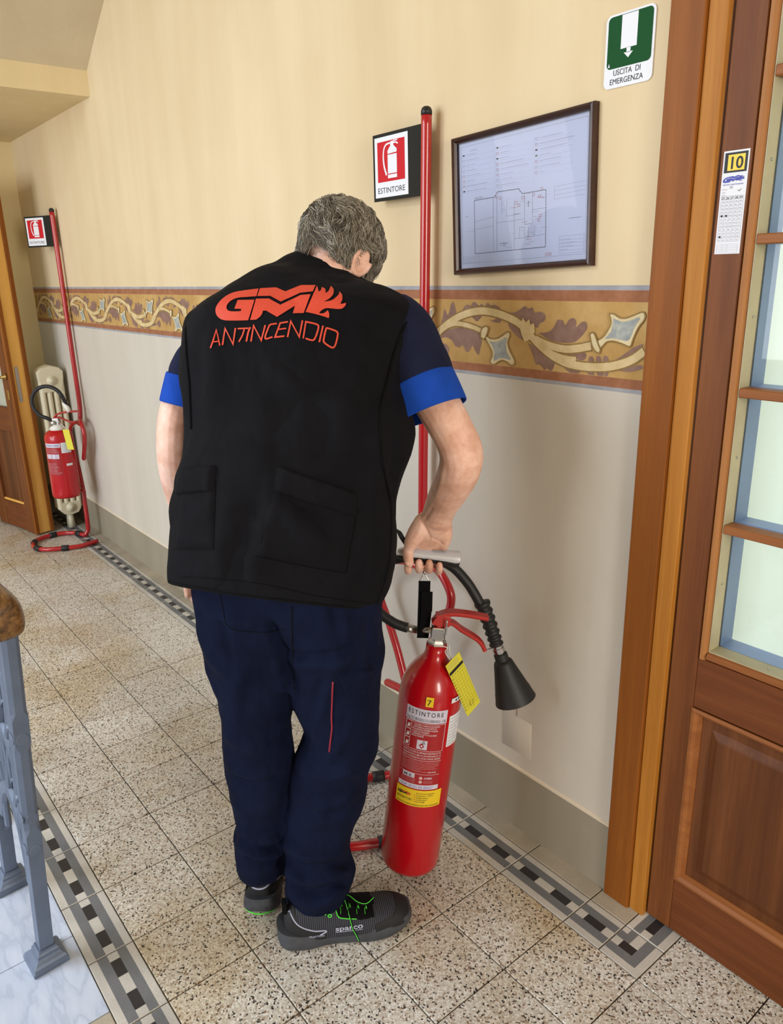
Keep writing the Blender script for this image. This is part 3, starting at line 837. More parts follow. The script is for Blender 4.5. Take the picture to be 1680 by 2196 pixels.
for i in range(6):
    z0, z1 = zz[i]+(.0085 if i else 0), zz[i+1]-(.0085 if i < 5 else 0)
    v, f = [(1.5897, 1.007, z0), (2.0813, 1.007, z0), (2.0813, 1.007, z1), (1.5897, 1.007, z1)], [(0, 1, 2, 3)]; mk('pane', v, f, MAT['glass_door'], d1, smooth=False, label='clear pane tinted faintly blue')
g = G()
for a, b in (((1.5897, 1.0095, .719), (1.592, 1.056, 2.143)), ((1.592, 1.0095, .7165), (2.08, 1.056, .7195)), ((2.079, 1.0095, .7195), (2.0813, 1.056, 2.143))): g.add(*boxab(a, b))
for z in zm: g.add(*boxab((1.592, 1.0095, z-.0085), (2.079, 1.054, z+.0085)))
g.mk('inner_frame', MAT['reflection_blue'], d1, smooth=False, label='inner frame between the two panes, coloured blue like a reflection')
v, f = boxab((1.585, 1.0565, .70), (2.085, 1.0585, 2.16)); mk('frosted_sheet', v, f, MAT['frosted'], d1, smooth=False, label='milky white sheet lit from behind')
# panelled base: moulding, recessed panel with raised field
def mold(x0, z0, x1, z1, w):
    """mitred moulding frame"""
    rings = [(0, .0), (.0, -.0035), (.35*w, -.005), (.7*w, .0), (w, .010), (w, .013)]
    v = []; f = []
    for t, d in rings: v += [(x0+t, yf+d, z0+t), (x1-t, yf+d, z0+t), (x1-t, yf+d, z1-t), (x0+t, yf+d, z1-t)]
    for i in range(len(rings)-1):
        for k in range(4): f.append((4*i+k, 4*i+(k+1) % 4, 4*i+4+(k+1) % 4, 4*i+4+k))
    return fixnormals(mk('panel_moulding', v, f, MAT['wood_bead_x'], d1, smooth=False))
mold(1.5715, .1475, 2.0995, .5865, .019)
v = []; rings = [(.017, .012), (.040, .012), (.055, .0065), (.058, .004), (.062, .004)]
for t, d in rings: v += [(1.5715+t, yf+d, .1475+t), (2.0995-t, yf+d, .1475+t), (2.0995-t, yf+d, .5865-t), (1.5715+t, yf+d, .5865-t)]
f = [(4*i+k, 4*i+(k+1) % 4, 4*i+4+(k+1) % 4, 4*i+4+k) for i in range(4) for k in range(4)]+[(16, 17, 18, 19)]
fixnormals(mk('panel', v, f, MAT['wood_panel'], d1, smooth=False))
g = G(); g.add(*boxab((1.50, 3.1, -.02), (3.4, 3.2, 3.0)))
structure(g.mk('wall_door_room', MAT['wall_far'], smooth=False), 'wall of the room behind the glazed door')

# ------------------------------------------------------------------ open timber door at the far end (door_2)
P1 = A(-2.452, .652, 0); Ld = unit(A(-.97, -.24, 0)); Ed = unit(A(-.24, .97, 0)); AX2 = np.array([Ld, Ed, ZUP])
d2 = thing('door_2', tuple(P1+Ld*.25+Ed*.03), 'open timber door with a lower panel', 'door'); d2['kind'] = 'structure'; del d2['category']
def d2p(name, u0, u1, t0, t1, z0, z1, mat, bev=.002, **k):
    c = P1 + Ld*(u0+u1)/2 + Ed*(t0+t1)/2 + ZUP*(z0+z1)/2
    v, f = box(c, ((u1-u0)/2, (t1-t0)/2, (z1-z0)/2), AX2, bev); return mk(name, v, f, MAT[mat], d2, smooth=False, **k)
W2 = .45; H2 = 1.99
d2p('lock_stile', .0, .095, .0, .090, .008, H2, 'wood_edge_lit', label='lock stile coloured bright as if lit, with a brass lock plate')
d2p('rebate_strip', -.012, .012, -.0125, .010, .008, H2, 'wood_trim'); d2p('rebate_strip', -.010, .010, .080, .1025, .008, H2, 'wood_trim')
d2p('stile_facing', .0125, .095, -.0075, -.0005, .008, H2, 'wood_leaf')
d2p('hinge_stile', W2-.09, W2, .0, .055, .008, H2, 'wood_leaf')
for z0, z1 in ((.008, .17), (.62, .76), (1.86, H2)): d2p('rail', .0955, W2-.0905, .002, .053, z0, z1, 'wood_leaf_rail')
d2p('panel', .0955, W2-.0905, .018, .04, .171, .619, 'wood_panel')
d2p('panel_moulding', .0955, .108, .006, .0175, .171, .619, 'wood_edge_lit'); d2p('panel_moulding', .1085, W2-.0905, .006, .0175, .171, .184, 'wood_edge_lit')
d2p('glazing_bead', .0955, .108, .004, .05, .761, 1.859, 'wood_edge_lit')
d2p('pane', .1085, W2-.0905, .026, .031, .761, 1.859, 'frosted', label='pale frosted pane')
d2p('lock_plate', -.003, .0, .024, .044, .80, 1.0, 'nickel', .001)
d2p('keyhole_plate', .04, .06, -.0105, -.008, .815, .87, 'brass', .001)
hb = P1 + Ld*.05 - Ed*.0085 + ZUP*.945
g = G(); g.add(*lathe([(.0001, 0), (.019, 0), (.019, .006), (.008, .009), (.0075, .035)], 16, hb, [Ld, ZUP, -Ed]))
g.add(*tube(cr([hb-Ed*.03, hb-Ed*.036+Ld*.03, hb-Ed*.036+Ld*.07, hb-Ed*.03+Ld*.105], 9), [.008, .0085, .009, .009, .0085, .008, .008, .0075, .006], 10, dome=True))
g.mk('door_handle', MAT['brass'], d2)
# ------------------------------------------------------------------ cast radiator in the far corner
rad = thing('radiator', (-2.55, .87, 0), 'cream cast-iron column radiator in the far corner behind the small extinguisher', 'radiator')
def rad_section(x, name):
    g = G(); y0, y1, z0, z1 = .79, .935, .10, .985
    cs = [y0+.018+i*(y1-y0-.036)/3 for i in range(4)]
    for c in cs: g.add(*tube([(x, c, z0+.03), (x, c, z1-.07)], .0165, 12, True, (0, 1, 0), 1.35))
    top = [(y0+.002, z1-.07), (y0, z1-.03), (y0+.02, z1-.008), ((y0+y1)/2, z1+.008), (y1-.02, z1-.008), (y1, z1-.03), (y1-.002, z1-.07), (y1-.02, z1-.15), (y0+.02, z1-.15)]
    for prof in (top, [(y0+.01, z0+.07), (y0+.012, z0+.02), (y0+.03, z0-.004), ((y0+y1)/2, z0-.012), (y1-.03, z0-.004), (y1-.012, z0+.02), (y1-.01, z0+.07)]):
        n = len(prof); v = []
        for xx, s in ((x-.024, .93), (x-.014, 1), (x+.014, 1), (x+.024, .93)):
            cy = sum(p[0] for p in prof)/n; cz = sum(p[1] for p in prof)/n
            v += [(xx, cy+(a-cy)*s, cz+(b-cz)*s) for a, b in prof]
        f = [tuple(range(n)), tuple(range(3*n, 4*n))]+[(k*n+i, k*n+(i+1) % n, (k+1)*n+(i+1) % n, (k+1)*n+i) for k in range(3) for i in range(n)]
        g.add(v, f)
    return fixnormals(g.mk(name, MAT['radiator'], rad, sharp=50))
for k in range(2): rad_section(-2.47-.06*k, 'radiator_section')
for z in (.905, .135):
    mk('end_plug', *lathe([(.0001, .012), (.012, .012), (.014, .006), (.027, .006), (.029, 0)], 20, (-2.4455, .862, z), [(0, 1, 0), (0, 0, 1), (1, 0, 0)]), MAT['radiator'], rad)
mk('wall_bracket', *boxab((-2.52, .93, .75), (-2.50, .955, .77), .001), MAT['radiator'], rad, smooth=False)
for x in (-2.485, -2.52): mk('foot', *tube([(x, .862, .0), (x, .862, .1)], [.02, .014], 10), MAT['radiator'], rad)

# ------------------------------------------------------------------ stair balustrade at the left edge
post_top = atd(20, 1385, 1.372); foot_c = A(.7225, -.1695, 0)
bal = thing('stair_railing', tuple(foot_c), 'grey-blue painted iron stair railing with a worn wooden handrail on the marble landing', 'railing')
def lean(z, x=foot_c[0], y=foot_c[1]): return A(x, y, 0) + (post_top-foot_c)*(z/post_top[2])
def baluster(fx, fy, s, top, mirrored=False):
    base = A(fx, fy, 0); d = (post_top-foot_c)*s; ax = np.array([unit(A(1, .06, 0)), unit(A(-.06, 1, 0)), ZUP])
    g = G(); v = []; pf_ = [(.0005, .038), (.011, .038), (.013, .0357), (.019, .0348), (.024, .0310), (.029, .0258), (.034, .0228), (.042, .0228), (.046, .0195), (.052, .0180)]
    for z, h in pf_:
        for a, b in ((-h, -h), (h, -h), (h, h), (-h, h)): v.append(base + ax[0]*a + ax[1]*b + A(d[0]*z/post_top[2], d[1]*z/post_top[2], z))
    g.add(v, [(0, 1, 2, 3), tuple(4*len(pf_)-4+k for k in range(4))]+[(4*i+k, 4*i+(k+1) % 4, 4*i+4+(k+1) % 4, 4*i+4+k) for i in range(len(pf_)-1) for k in range(4)])
    g.mk('baluster_foot', MAT['iron'], bal, smooth=False)
    # bar: square below and at the bosses, chamfered in between
    g = G(); prof = [(.040, .0150, .0), (.36, .0150, .0), (.385, .0150, .001), (.40, .0150, .008), (.60, .0150, .008), (.615, .0150, .001), (.66, .0150, .0), (.675, .0150, .001), (.69, .0150, .0075), (top, .0150, .0075)]
    v = []; n = 8
    for z, h, c in prof:
        p = base + d*(z/post_top[2]) + ZUP*z*(1 if s == 1 else 1)
        p = base + A(d[0]*z/post_top[2], d[1]*z/post_top[2], z)
        c = max(c, .0006)
        for a, b in ((h, -h+c), (h, h-c), (h-c, h), (-h+c, h), (-h, h-c), (-h, -h+c), (-h+c, -h), (h-c, -h)): v.append(p+ax[0]*a+ax[1]*b)
    f = [tuple(range(n))]+[(i*n+k, i*n+(k+1) % n, (i+1)*n+(k+1) % n, (i+1)*n+k) for i in range(len(prof)-1) for k in range(n)]+[tuple((len(prof)-1)*n+k for k in range(n))]
    g.add(v, f)
    for z in (.345, .43, .63):
        p = base + A(d[0]*z/post_top[2], d[1]*z/post_top[2], z)
        for dr in (ax[0], -ax[1]): g.add(*lathe([(.0125, 0), (.0125, .0012), (.0108, .0022), (.0001, .0022)], 18, p+dr*.0150, frame_axes(dr, ZUP)))
    g.mk('baluster_post', MAT['iron'], bal, smooth=False)
    return base, d, ax
zt = post_top[2]+.020
for k, fx in enumerate((foot_c[0], .4235, .125, -.175)):
    baluster(fx, foot_c[1]-.004*k, 1, zt)
# cast scroll infill between neighbouring posts
def infill(xa, xb, y):
    d = post_top-foot_c; q = lambda x, z, dy=0: A(x + d[0]*z/d[2], y + dy + d[1]*z/d[2], z)
    g = G(); L = xa-xb
    def bar(pts, w, t=.010): g.add(*tube(cr([q(xb+L*u, z) for u, z in pts], 22), w, 8, True, (0, 1, 0), t/w if w else 1))
    bar([(.04, .26), (.22, .36), (.5, .40), (.78, .36), (.96, .22)], .012, .018)          # arch springing from post to post
    bar([(.04, .50), (.30, .56), (.5, .58), (.70, .56), (.96, .50)], .010, .014)
    bar([(.84, .20), (.84, .45), (.86, .62), (.84, zt-.02)], .008, .012)
    bar([(.16, .24), (.16, .45), (.14, .62), (.16, zt-.02)], .008, .012)
    for s in (.30, .70):
        sg = -1 if s < .5 else 1
        bar([(s, .40), (s+.10*sg, .46), (s+.09*sg, .55), (s-.03*sg, .53), (s-.03*sg, .47), (s+.03*sg, .46)], .009, .012)
        bar([(s, .58), (s+.10*sg, .64), (s+.10*sg, .72), (s-.02*sg, .73), (s-.03*sg, .67), (s+.03*sg, .66)], .009, .012)
    bar([(.5, .41), (.56, .49), (.5, .57), (.44, .49), (.5, .41)], .009, .012)
    bar([(.5, .59), (.58, .68), (.5, .78), (.42, .68), (.5, .59)], .009, .012)
    bar([(.03, zt-.03), (.97, zt-.03)], .010, .012)
    # solid spandrel plate under the arch shoulders
    for sgn, u0 in ((1, .95), (-1, .05)):
        pts = [(u0, .20), (u0, .40), (u0-.28*sgn, .40), (u0-.12*sgn, .33), (u0-.05*sgn, .26)]
        v = [q(xb+L*u, z, dy) for dy in (-.004, .004) for u, z in pts]; n = len(pts)
        g.add(v, [tuple(range(n))[::-1], tuple(range(n, 2*n))]+[(i, (i+1) % n, n+(i+1) % n, n+i) for i in range(n)])
    for u, z in ((.5, .40), (.5, .58), (.85, .44), (.15, .44), (.85, .62), (.15, .62)):
        g.add(*ellipsoid(q(xb+L*u, z), (.013, .012, .013), None, 12, 8))
    g.mk('scroll_panel', MAT['iron'], bal, sharp=40)
infill(foot_c[0]-.018, .4235+.018, foot_c[1]-.002); infill(.4235-.018, .125+.018, foot_c[1]-.006); infill(.125-.018, -.175+.018, foot_c[1]-.010)
# dark rubber edge along the post
# wooden handrail: rounded block section, rounded end towards the corridor
hd = unit(A(-1, -.075, 0)); hs = np.array([-hd[1], hd[0], 0])*-1
hc = post_top + ZUP*.068 + A(.024, -.011, 0)
v = []; sec = [(-.040, -.030), (-.042, .0), (-.036, .026), (-.020, .038), (0, .041), (.020, .038), (.036, .026), (.042, 0), (.040, -.030), (.026, -.040), (-.026, -.040)]
st = [(-.030, .35, -.004), (-.027, .62, -.002), (-.020, .82, 0), (-.010, .94, 0), (.004, 1, 0), (.05, 1, 0), (.35, 1, 0), (.9, 1, 0), (1.4, 1, 0)]
n = len(sec)
for t, s, dz in st:
    for a, b in sec: v.append(hc + hd*t + hs*a*s + ZUP*(b*1.14*s+dz))
f = [tuple(range(n))]+[(i*n+k, i*n+(k+1) % n, (i+1)*n+(k+1) % n, (i+1)*n+k) for i in range(len(st)-1) for k in range(n)]+[tuple((len(st)-1)*n+k for k in range(n))]
o = fixnormals(mk('handrail', v, f, MAT['wood_handrail'], bal, label='worn brown wooden handrail with a rounded end'))
m = o.modifiers.new('s', 'SUBSURF'); m.levels = 2; m.render_levels = 2; applied(o)

# ------------------------------------------------------------------ extinguisher stands
def stand(foot, turn, label, lean=0.0, ring_dy=0.0, plate=None, arm=1.0):
    """red tube stand: leaning pole, cradle loop, floor ring, sign plate; foot = floor point under the pole"""
    f0 = A(*foot, 0); c, s = math.cos(turn), math.sin(turn); ex = A(c, s, 0); ey = A(s, -c, 0)      # ey points from the wall into the room
    t = thing('extinguisher_stand', tuple(f0), label, 'stand', 'red extinguisher stands with a sign'); R = .0127
    q = lambda x, y, z: f0 + ex*x + ey*y + ZUP*z
    top = q(0, 0, 1.812); ln_ = lambda z: lean*(1-z/1.812)
    pole = [top] + [q(ln_(z), 0, z) for z in (1.4, 1.0, .80)] + [q(ln_(.74), .004, .74), q(ln_(.70), .010, .70), q(ln_(.683), .014, .683)]
    low = [q(lean*.7-.014, .0455, .285), q(lean*.7-.006, .050, .22), q(lean, .052, .14), q(lean, .053, .085), q(lean, .057, .045), q(lean-.004, .075+ring_dy*.3, .0165)]
    mk('lower_tube', *tube(cr(low, 30), R, 16), MAT['red_tube'], t)
    mk('pole', *tube(cr(pole, 60), R, 16), MAT['red_tube'], t)
    mk('pole_cap', *lathe([(.0132, -.006), (.0134, .002), (.011, .009), (.006, .0125), (.0001, .0135)], 18, top), MAT['black_plastic'], t)
    # cradle: two arms bulging out of the pole, the left one closing again below
    pts = [(.0, .016, .690), (.030, .020, .704), (.075, .027, .704), (.125, .034, .690), (.160, .036, .650), (.156, .037, .605), (.132, .038, .560), (.108, .040, .520), (.09, .041, .49)]
    mk('cradle_arm', *tube(cr([q(lean*.62+x*arm, y, z) for x, y, z in pts], 40), .0115, 14, dome=True), MAT['red_tube'], t)
    pts = [(.0, .016, .676), (-.030, .020, .682), (-.085, .030, .672), (-.140, .036, .640), (-.165, .037, .585), (-.148, .038, .530), (-.110, .039, .470), (-.070, .040, .395), (-.028, .044, .305), (-.012, .046, .27)]
    mk('cradle_arm', *tube(cr([q(lean*.62+x*arm, y, z) for x, y, z in pts], 44), .0115, 14, dome=True), MAT['red_tube'], t)
    mk('cradle_bar', *tube([q(lean*.7-.088, .062, .287), q(lean*.7-.04, .060, .291), q(lean*.7+.02, .058, .294)], .0120, 14, dome=True), MAT['red_tube'], t)
    # floor ring
    k = .145; cy = .075+k+ring_dy
    pts = [(lean-.004, .075+ring_dy*.3)] + [(k*math.sin(a), cy-k*math.cos(a)) for a in [-.75, -1.5, -2.3, -3.05, -3.8, -4.55]] + [(.172, .155+ring_dy), (.150, .055+ring_dy)]
    path = cr([q(x, y, .0165) for x, y in pts], 64)
    mk('floor_ring', *tube(path, R, 14), MAT['red_tube'], t)
    for u in (.09, .27, .46, .60, .78):
        i = int(u*63); mk('rubber_sleeve', *tube(path[i-2:i+2]if i > 2 else path[:4], R*1.28, 14), MAT['rubber'], t)
    # sign plate on the pole, hanging off to the left
    zc = 1.712; w, h = .195, .156
    ps = unit(A(*plate, 0)) if plate else ex       # along the plate, towards the pole
    pn = unit(np.cross(ps, ZUP)); P0 = q(0, .002, zc-h/2) - ps*(.0125+w)
    pl = mk('sign_plate', *box(P0+ps*w/2+ZUP*h/2, (w/2, .0018, h/2), [ps, pn, ZUP]), MAT['sign_dark'], t, smooth=False)
    fl = Flat(P0+pn*.0022, ps, ZUP, pn)
    fl.rect(.008, .008, .142, .148, 0, .0003); fl.rect(.0195, .044, .130, .137, 1, .0006)
    fl.text('ESTINTORE', .0195, .018, .0185, 2, .0006, width=.110)
    ox, oz, kx, kz = .0195, .137, .110/640, .0925/735     # pictogram traced in a 640 x 735 box, y down
    T = lambda p: [(ox+(a)*kx, oz-b*kz) for a, b in p]
    fl.poly(T([(248, 185), (315, 100), (318, 35), (330, 20), (385, 20), (390, 100), (462, 170), (462, 228), (248, 240)]), 0, .0009)
    fl.rect(*T([(248, 600)])[0], *T([(462, 255)])[0], 0, .0009); fl.rect(*T([(248, 685)])[0], *T([(462, 618)])[0], 0, .0009)
    fl.line(T([(385, 22), (482, 18)]), .0026, 0, .0009); fl.line(T([(385, 55), (440, 55), (492, 85)]), .0034, 0, .0009)
    hose = T([(320, 50), (230, 60), (175, 110), (150, 200), (145, 320), (165, 470), (215, 620)])
    fl.line([tuple(p) for p in cr(np.c_[np.array(hose), np.zeros(7)], 22)[:, :2]], np.linspace(.0036, .0062, 22), 0, .0009)
    fl.mk('sign_face', [MAT['paper_white'], MAT['sign_red'], MAT['ink_black']], pl, label='white and red sign face reading ESTINTORE')
    return t
near_stand = stand((.797, .925), -.02, 'red tube extinguisher stand with sign, standing behind the man', -.055, .055)
far_stand = stand((-2.205, .930), .0, 'red tube extinguisher stand with sign in the far corner by the open door', 0.0, 0.0, (.895, .44), .8)

# ------------------------------------------------------------------ wall signs and plan
def wall_pt(x, y): return ony(x, y, YW)
# emergency exit sign
O = A(1.270, YW-.0032, 1.778); es = thing('exit_sign', (1.32, YW-.002, 1.84), 'green and white emergency exit sign high on the wall by the architrave', 'sign')
w, h = .1035, .121
def rrect(x0, y0, x1, y1, r, n=6):
    p = []
    for cx, cy, a0 in ((x1-r, y0+r, -PI/2), (x1-r, y1-r, 0), (x0+r, y1-r, PI/2), (x0+r, y0+r, PI)):
        p += [(cx+r*math.cos(a0+PI/2*k/n), cy+r*math.sin(a0+PI/2*k/n)) for k in range(n+1)]
    return p
rp = rrect(0, 0, w, h, .011); n = len(rp)
v = [(O[0]+a, YW-d, O[2]+b) for d in (.0002, .003) for a, b in rp]
mk('sign_board', v, [tuple(range(n)), tuple(range(n, 2*n))]+[(i, (i+1) % n, n+(i+1) % n, n+i) for i in range(n)], MAT['paper_white'], es, smooth=False)
fl = Flat(O, (1, 0, 0), (0, 0, 1), (0, -1, 0))
fl.poly(rrect(.005, .0325, w-.0045, h-.0035, .008), 0, .0003)
fl.rect(.034, .062, .068, .1165, 1, .0006); fl.rect(.047, .054, .0555, .0625, 1, .0006); fl.poly([(.0415, .0548), (.061, .0548), (.0512, .0455)], 1, .0006)
fl.text('USCITA  DI', w/2-.002, .0205, .0135, 2, .0003, align='CENTER', width=.058/1.0); fl.text('EMERGENZA', w/2-.002, .0062, .0135, 2, .0003, align='CENTER', width=.071)
fl.poly([(.008, .036), (.0125, .036), (.0102, .0425)], 3, .0006)
fl.mk('sign_print', [MAT['sign_green'], MAT['paper_white'], MAT['ink_black'], MAT['label_lilac']], es)

# framed evacuation plan, hung slightly crooked
pa, pb, pc, pd = [wall_pt(*p) for p in ((981, 300), (1287, 217), (984, 590), (1278, 571))]
O = (pc+pa*0); ex = unit((pd-pc)+(pb-pa)); ex[1] = 0; ex = unit(ex); ez = A(-ex[2], 0, ex[0])
W = .5*(np.linalg.norm(pb-pa)+np.linalg.norm(pd-pc)); H = .5*(np.linalg.norm(pa-pc)+np.linalg.norm(pb-pd)); O = A(pc[0]+.001, YW, pc[2])
pf = thing('framed_plan', tuple(O+ex*W/2+ez*H/2), 'dark wood framed evacuation plan hanging on the wall between the pole and the door', 'picture')
fw = .0135
sec = [(0, .0), (0, .014), (.002, .0185), (.006, .0195), (.009, .017), (.0115, .013), (.0135, .0125), (.0135, .0)]
def rail_(a, b, inn):
    """mitred frame side from corner a to corner b (2-D), inward direction inn"""
    a, b, inn = A(*a), A(*b), A(*inn); d = unit(b-a); v = []
    for e, sg in ((a, 1), (b, -1)):
        for t, y in sec:
            p = e + inn*t + d*sg*t; v.append(O + ex*p[0] + ez*p[1] + A(0, -y, 0))
    n = len(sec)
    return fixnormals(mk('frame_side', v, [tuple(range(n)), tuple(range(2*n-1, n-1, -1))]+[(i, (i+1) % n, n+(i+1) % n, n+i) for i in range(n)], MAT['wood_frame'], pf, smooth=False))
rail_((0, 0), (W, 0), (0, 1)); rail_((0, H), (W, H), (0, -1)); rail_((0, 0), (0, H), (1, 0)); rail_((W, 0), (W, H), (-1, 0))
fl = Flat(O + A(0, -.0055, 0), ex, ez, (0, -1, 0))
fl.rect(fw-.002, fw-.002, W-fw+.002, H-fw+.002, 0, 0)
pw, ph = W-2*fw, H-2*fw
U = lambda u, t: (fw+u*pw, fw+(1-t)*ph)          # u right, t down, 0..1
def ln(pts, wd=.0004, m=2): fl.line([U(*p) for p in pts], wd, m, .0003)
def words(u, t, n, m=2, hgt=.0022):
    """a row of tiny lettering"""
    s = ''.join(random.choice('aeinorstulcm') for _ in range(n)); x, y = U(u, t); fl.text(s, x, y, hgt, m, .0003, width=n*hgt*.92)
ln([(.02, .03), (.98, .03), (.98, .96), (.02, .96)], .0005, 2); fl.line([U(.02, .03), U(.02, .96)], .0005, 2, .0003)
x, y = U(.10, .075); fl.text('L E G E N D A', x, y, .0036, 2, .0003)
for cu, n, lens in ((.03, 8, (16, 20, 14, 15, 22, 12, 34, 30)), (.315, 8, (16, 15, 14, 34, 40, 18, 18, 24)), (.615, 7, (30, 44, 36, 14, 28, 26, 8))):
    for i in range(n):
        t = .10+.040*i; words(cu+.035, t, lens[i]); ln([(cu, t+.013), (cu+.27, t+.013)], .00025, 4)
        m = (1, 2, 2, 2, 3, 3, 3, 1)[i] if cu < .1 else (1, 3, 1, 3, 3, 3, 2, 2)[i] if cu < .5 else (2, 3, 1, 5, 3, 2, 3)[i]
        x, y = U(cu+.004, t); fl.rect(x, y-.0006, x+.006, y+.0022, m, .0003) if m in (1, 5) else fl.line([(x, y-.001), (x+.006, y-.001), (x+.006, y+.0025), (x, y+.0025)], .0005, m, .0003, True)
    ln([(cu-.008, .085), (cu-.008, .42)], .0003, 4)
oc = [U(*p) for p in [(.13, .46), (.13, .885), (.70, .885), (.70, .47), (.52, .47), (.515, .455), (.50, .445), (.50, .43), (.325, .425), (.30, .46), (.13, .46)]]
for a_, b_ in zip(oc, oc[1:]):
    a_, b_ = A(*a_), A(*b_); Ls = np.linalg.norm(b_-a_); nd = max(1, int(Ls/.0052))
    for k in range(nd): fl.line([a_+(b_-a_)*(k+.12)/nd, a_+(b_-a_)*(k+.88)/nd], .0013, 1, .0003)
x, y = U(.135, .45); fl.text('PIANO TERRA', x, y, .0042, 2, .0003)
for a in ([(.29, .46), (.29, .885)], [(.32, .46), (.32, .885)], [(.40, .50), (.40, .62), (.46, .62), (.46, .50)], [(.46, .62), (.46, .885)], [(.54, .47), (.54, .70), (.60, .70), (.60, .47)], [(.60, .60), (.70, .60)],
          [(.32, .66), (.54, .66)], [(.46, .80), (.54, .80), (.54, .72), (.50, .72), (.50, .80)], [(.13, .63), (.29, .61)], [(.13, .69), (.29, .68)], [(.36, .50), (.36, .60)], [(.54, .80), (.70, .79)], [(.57, .72), (.57, .80)], [(.62, .72), (.62, .79)]):
    ln(a, .0007, 2)
for i in range(9): ln([(.57, .71+.009*i), (.615, .709+.009*i)], .0003, 4)
for _ in range(34):
    u, t = random.uniform(.32, .69), random.uniform(.47, .87); words(u, t, random.choice((3, 4, 6, 8)), random.choice((2, 2, 2, 3, 3, 1)), .0024)
for u, t in ((.31, .47), (.34, .485), (.52, .51), (.60, .50), (.66, .47), (.645, .52), (.47, .54), (.49, .56), (.65, .66), (.64, .69), (.70, .95), (.725, .95)):
    x, y = U(u, t); fl.line([(x, y), (x+.006, y), (x+.006, y+.005), (x, y+.005)], .0007, 3, .0003, True)
x, y = U(.568, .575); fl.rect(x, y, x+.0014, y+.012, 5, .0003)
for i in range(4): ln([(.76, .46+.03*i), (.97, .455+.03*i)], .0004, 2)
ln([(.76, .46), (.76, .55)], .0004, 2)
words(.86, .70, 16, 1); words(.05, .58, 4, 1); words(.05, .70, 14, 2)
x0, y0 = U(.025, .955); x1, y1 = U(.17, .905); fl.line([(x0, y0), (x1, y0), (x1, y1), (x0, y1)], .0004, 2, .0003, True)
for i in range(4): words(.03, .918+.0115*i, (24, 22, 12, 16)[i], 2, .0021)
x0, y0 = U(.80, .945); x1, y1 = U(.97, .82); fl.line([(x0, y0), (x1, y0), (x1, y1), (x0, y1)], .0004, 2, .0003, True)
for i in range(4): ln([(.80, .85+.025*i), (.97, .85+.025*i)], .0003, 2); words(.81, .845+.025*i, (12, 18, 16, 10)[i], 2)
fl.mk('plan_print', [MAT['paper_plan'], MAT['ink_black'], MAT['ink_grey'], MAT['ink_red'], MAT['ink_faint'], MAT['ink_green']], pf, label='pale printed floor plan with a legend')
gq = [O + ex*a_ + ez*b_ + A(0, -.0095, 0) for a_, b_ in ((fw-.001, fw-.001), (W-fw+.001, fw-.001), (W-fw+.001, H-fw+.001), (fw-.001, H-fw+.001))]
mk('glass_pane', gq, [(0, 1, 2, 3)], MAT['glass'], pf, smooth=False)

# inspection card on the door stile
ck = thing('door_tag_card', (1.543, .9645, 1.56), 'white inspection card numbered 10 stuck on the glazed door', 'card')
tl, tr_, br_, bl_ = [ony(*p, .9645) for p in ((1553, 327), (1608, 321), (1586, 543), (1534, 546))]
ww, hh = .0455, .166; O = A((tl[0]+bl_[0])/2, .9640, (bl_[2]+br_[2])/2)
fl = Flat(O, (1, 0, 0), (0, 0, 1), (0, -1, 0)); L1 = .0006
mk('card', *boxab((O[0], .9640, O[2]), (O[0]+ww, .9649, O[2]+hh)), MAT['paper_white'], ck, smooth=False)
fl.rect(.003, hh-.0345, ww-.0025, hh-.003, 0, L1); fl.rect(.009, hh-.0315, ww-.0065, hh-.0065, 1, L1+.0002)
fl.text('1', .0150, hh-.0285, .0265, 0, L1+.0004, bold=.02); fl.text('0', .0235, hh-.0285, .0265, 0, L1+.0004, bold=.02)
for p in gm2d(.003, hh-.050, .038): fl.poly(p, 2, L1)
fl.text('SERVIZIO MANUTENZIONE', .004, hh-.0545, .0030, 2, L1, width=.036); fl.text('10', .017, hh-.0600, .006, 3, L1)
fl.text('PORTA N.', .003, hh-.0615, .0022, 3, L1); fl.text('NOTE', .003, hh-.0665, .0022, 3, L1); fl.text('ANNO', .003, hh-.0705, .0022, 3, L1); fl.line([(.031, hh-.063), (.034, hh-.065), (.037, hh-.0615)], .0007, 0, L1)
mon = ['GEN', 'FEB', 'MAR', 'APR', 'MAG', 'GIU', 'LUG', 'AGO', 'SET', 'OTT', 'NOV', 'DIC']; gy = hh-.0715; ch = .0057; cw = .0080; gx = .0030
for j in range(5):
    fl.text(str(25+j), gx+cw*j+.0008, gy-.0052, .0058, 0, L1)
    for i, mname in enumerate(mon): fl.text(mname, gx+cw*j+.0013, gy-ch*(i+2)+.0014, .0028, 3, L1)
for j in range(6): fl.line([(gx+cw*j, gy), (gx+cw*j, gy-ch*13)], .00025, 3, L1)
for i in range(14): fl.line([(gx, gy-ch*i), (gx+cw*5, gy-ch*i)], .00025, 3, L1)
for u, t in ((0, 5), (1, 5), (0, 11)):
    cx, cy = gx+cw*(u+.5), gy-ch*(t+.6); fl.poly([(cx-.0026, cy), (cx-.0004, cy+.002), (cx+.0026, cy+.0004), (cx+.0004, cy-.0023)], 0, L1+.0002)
for i in range(6): fl.line([(.003, .002+.0028*i), (ww-.004, .002+.0028*i)], .00025, 3, L1)
for u in (.003, .0135, .022, ww-.004): fl.line([(u, .002), (u, .016)], .00025, 3, L1)
fl.mk('card_print', [MAT['ink_black'], MAT['yellow'], MAT['ink_blue'], MAT['ink_grey']], ck)

# ------------------------------------------------------------------ extinguishers
def bent(R, h0, ax, O, a0):
    """maps (arc length, height, lift) onto a cylinder"""
    def fn(x, y, l):
        a = a0 + x/R; return O + (ax[0]*math.cos(a)+ax[1]*math.sin(a))*(R+l) + ax[2]*(h0+y)
    return fn

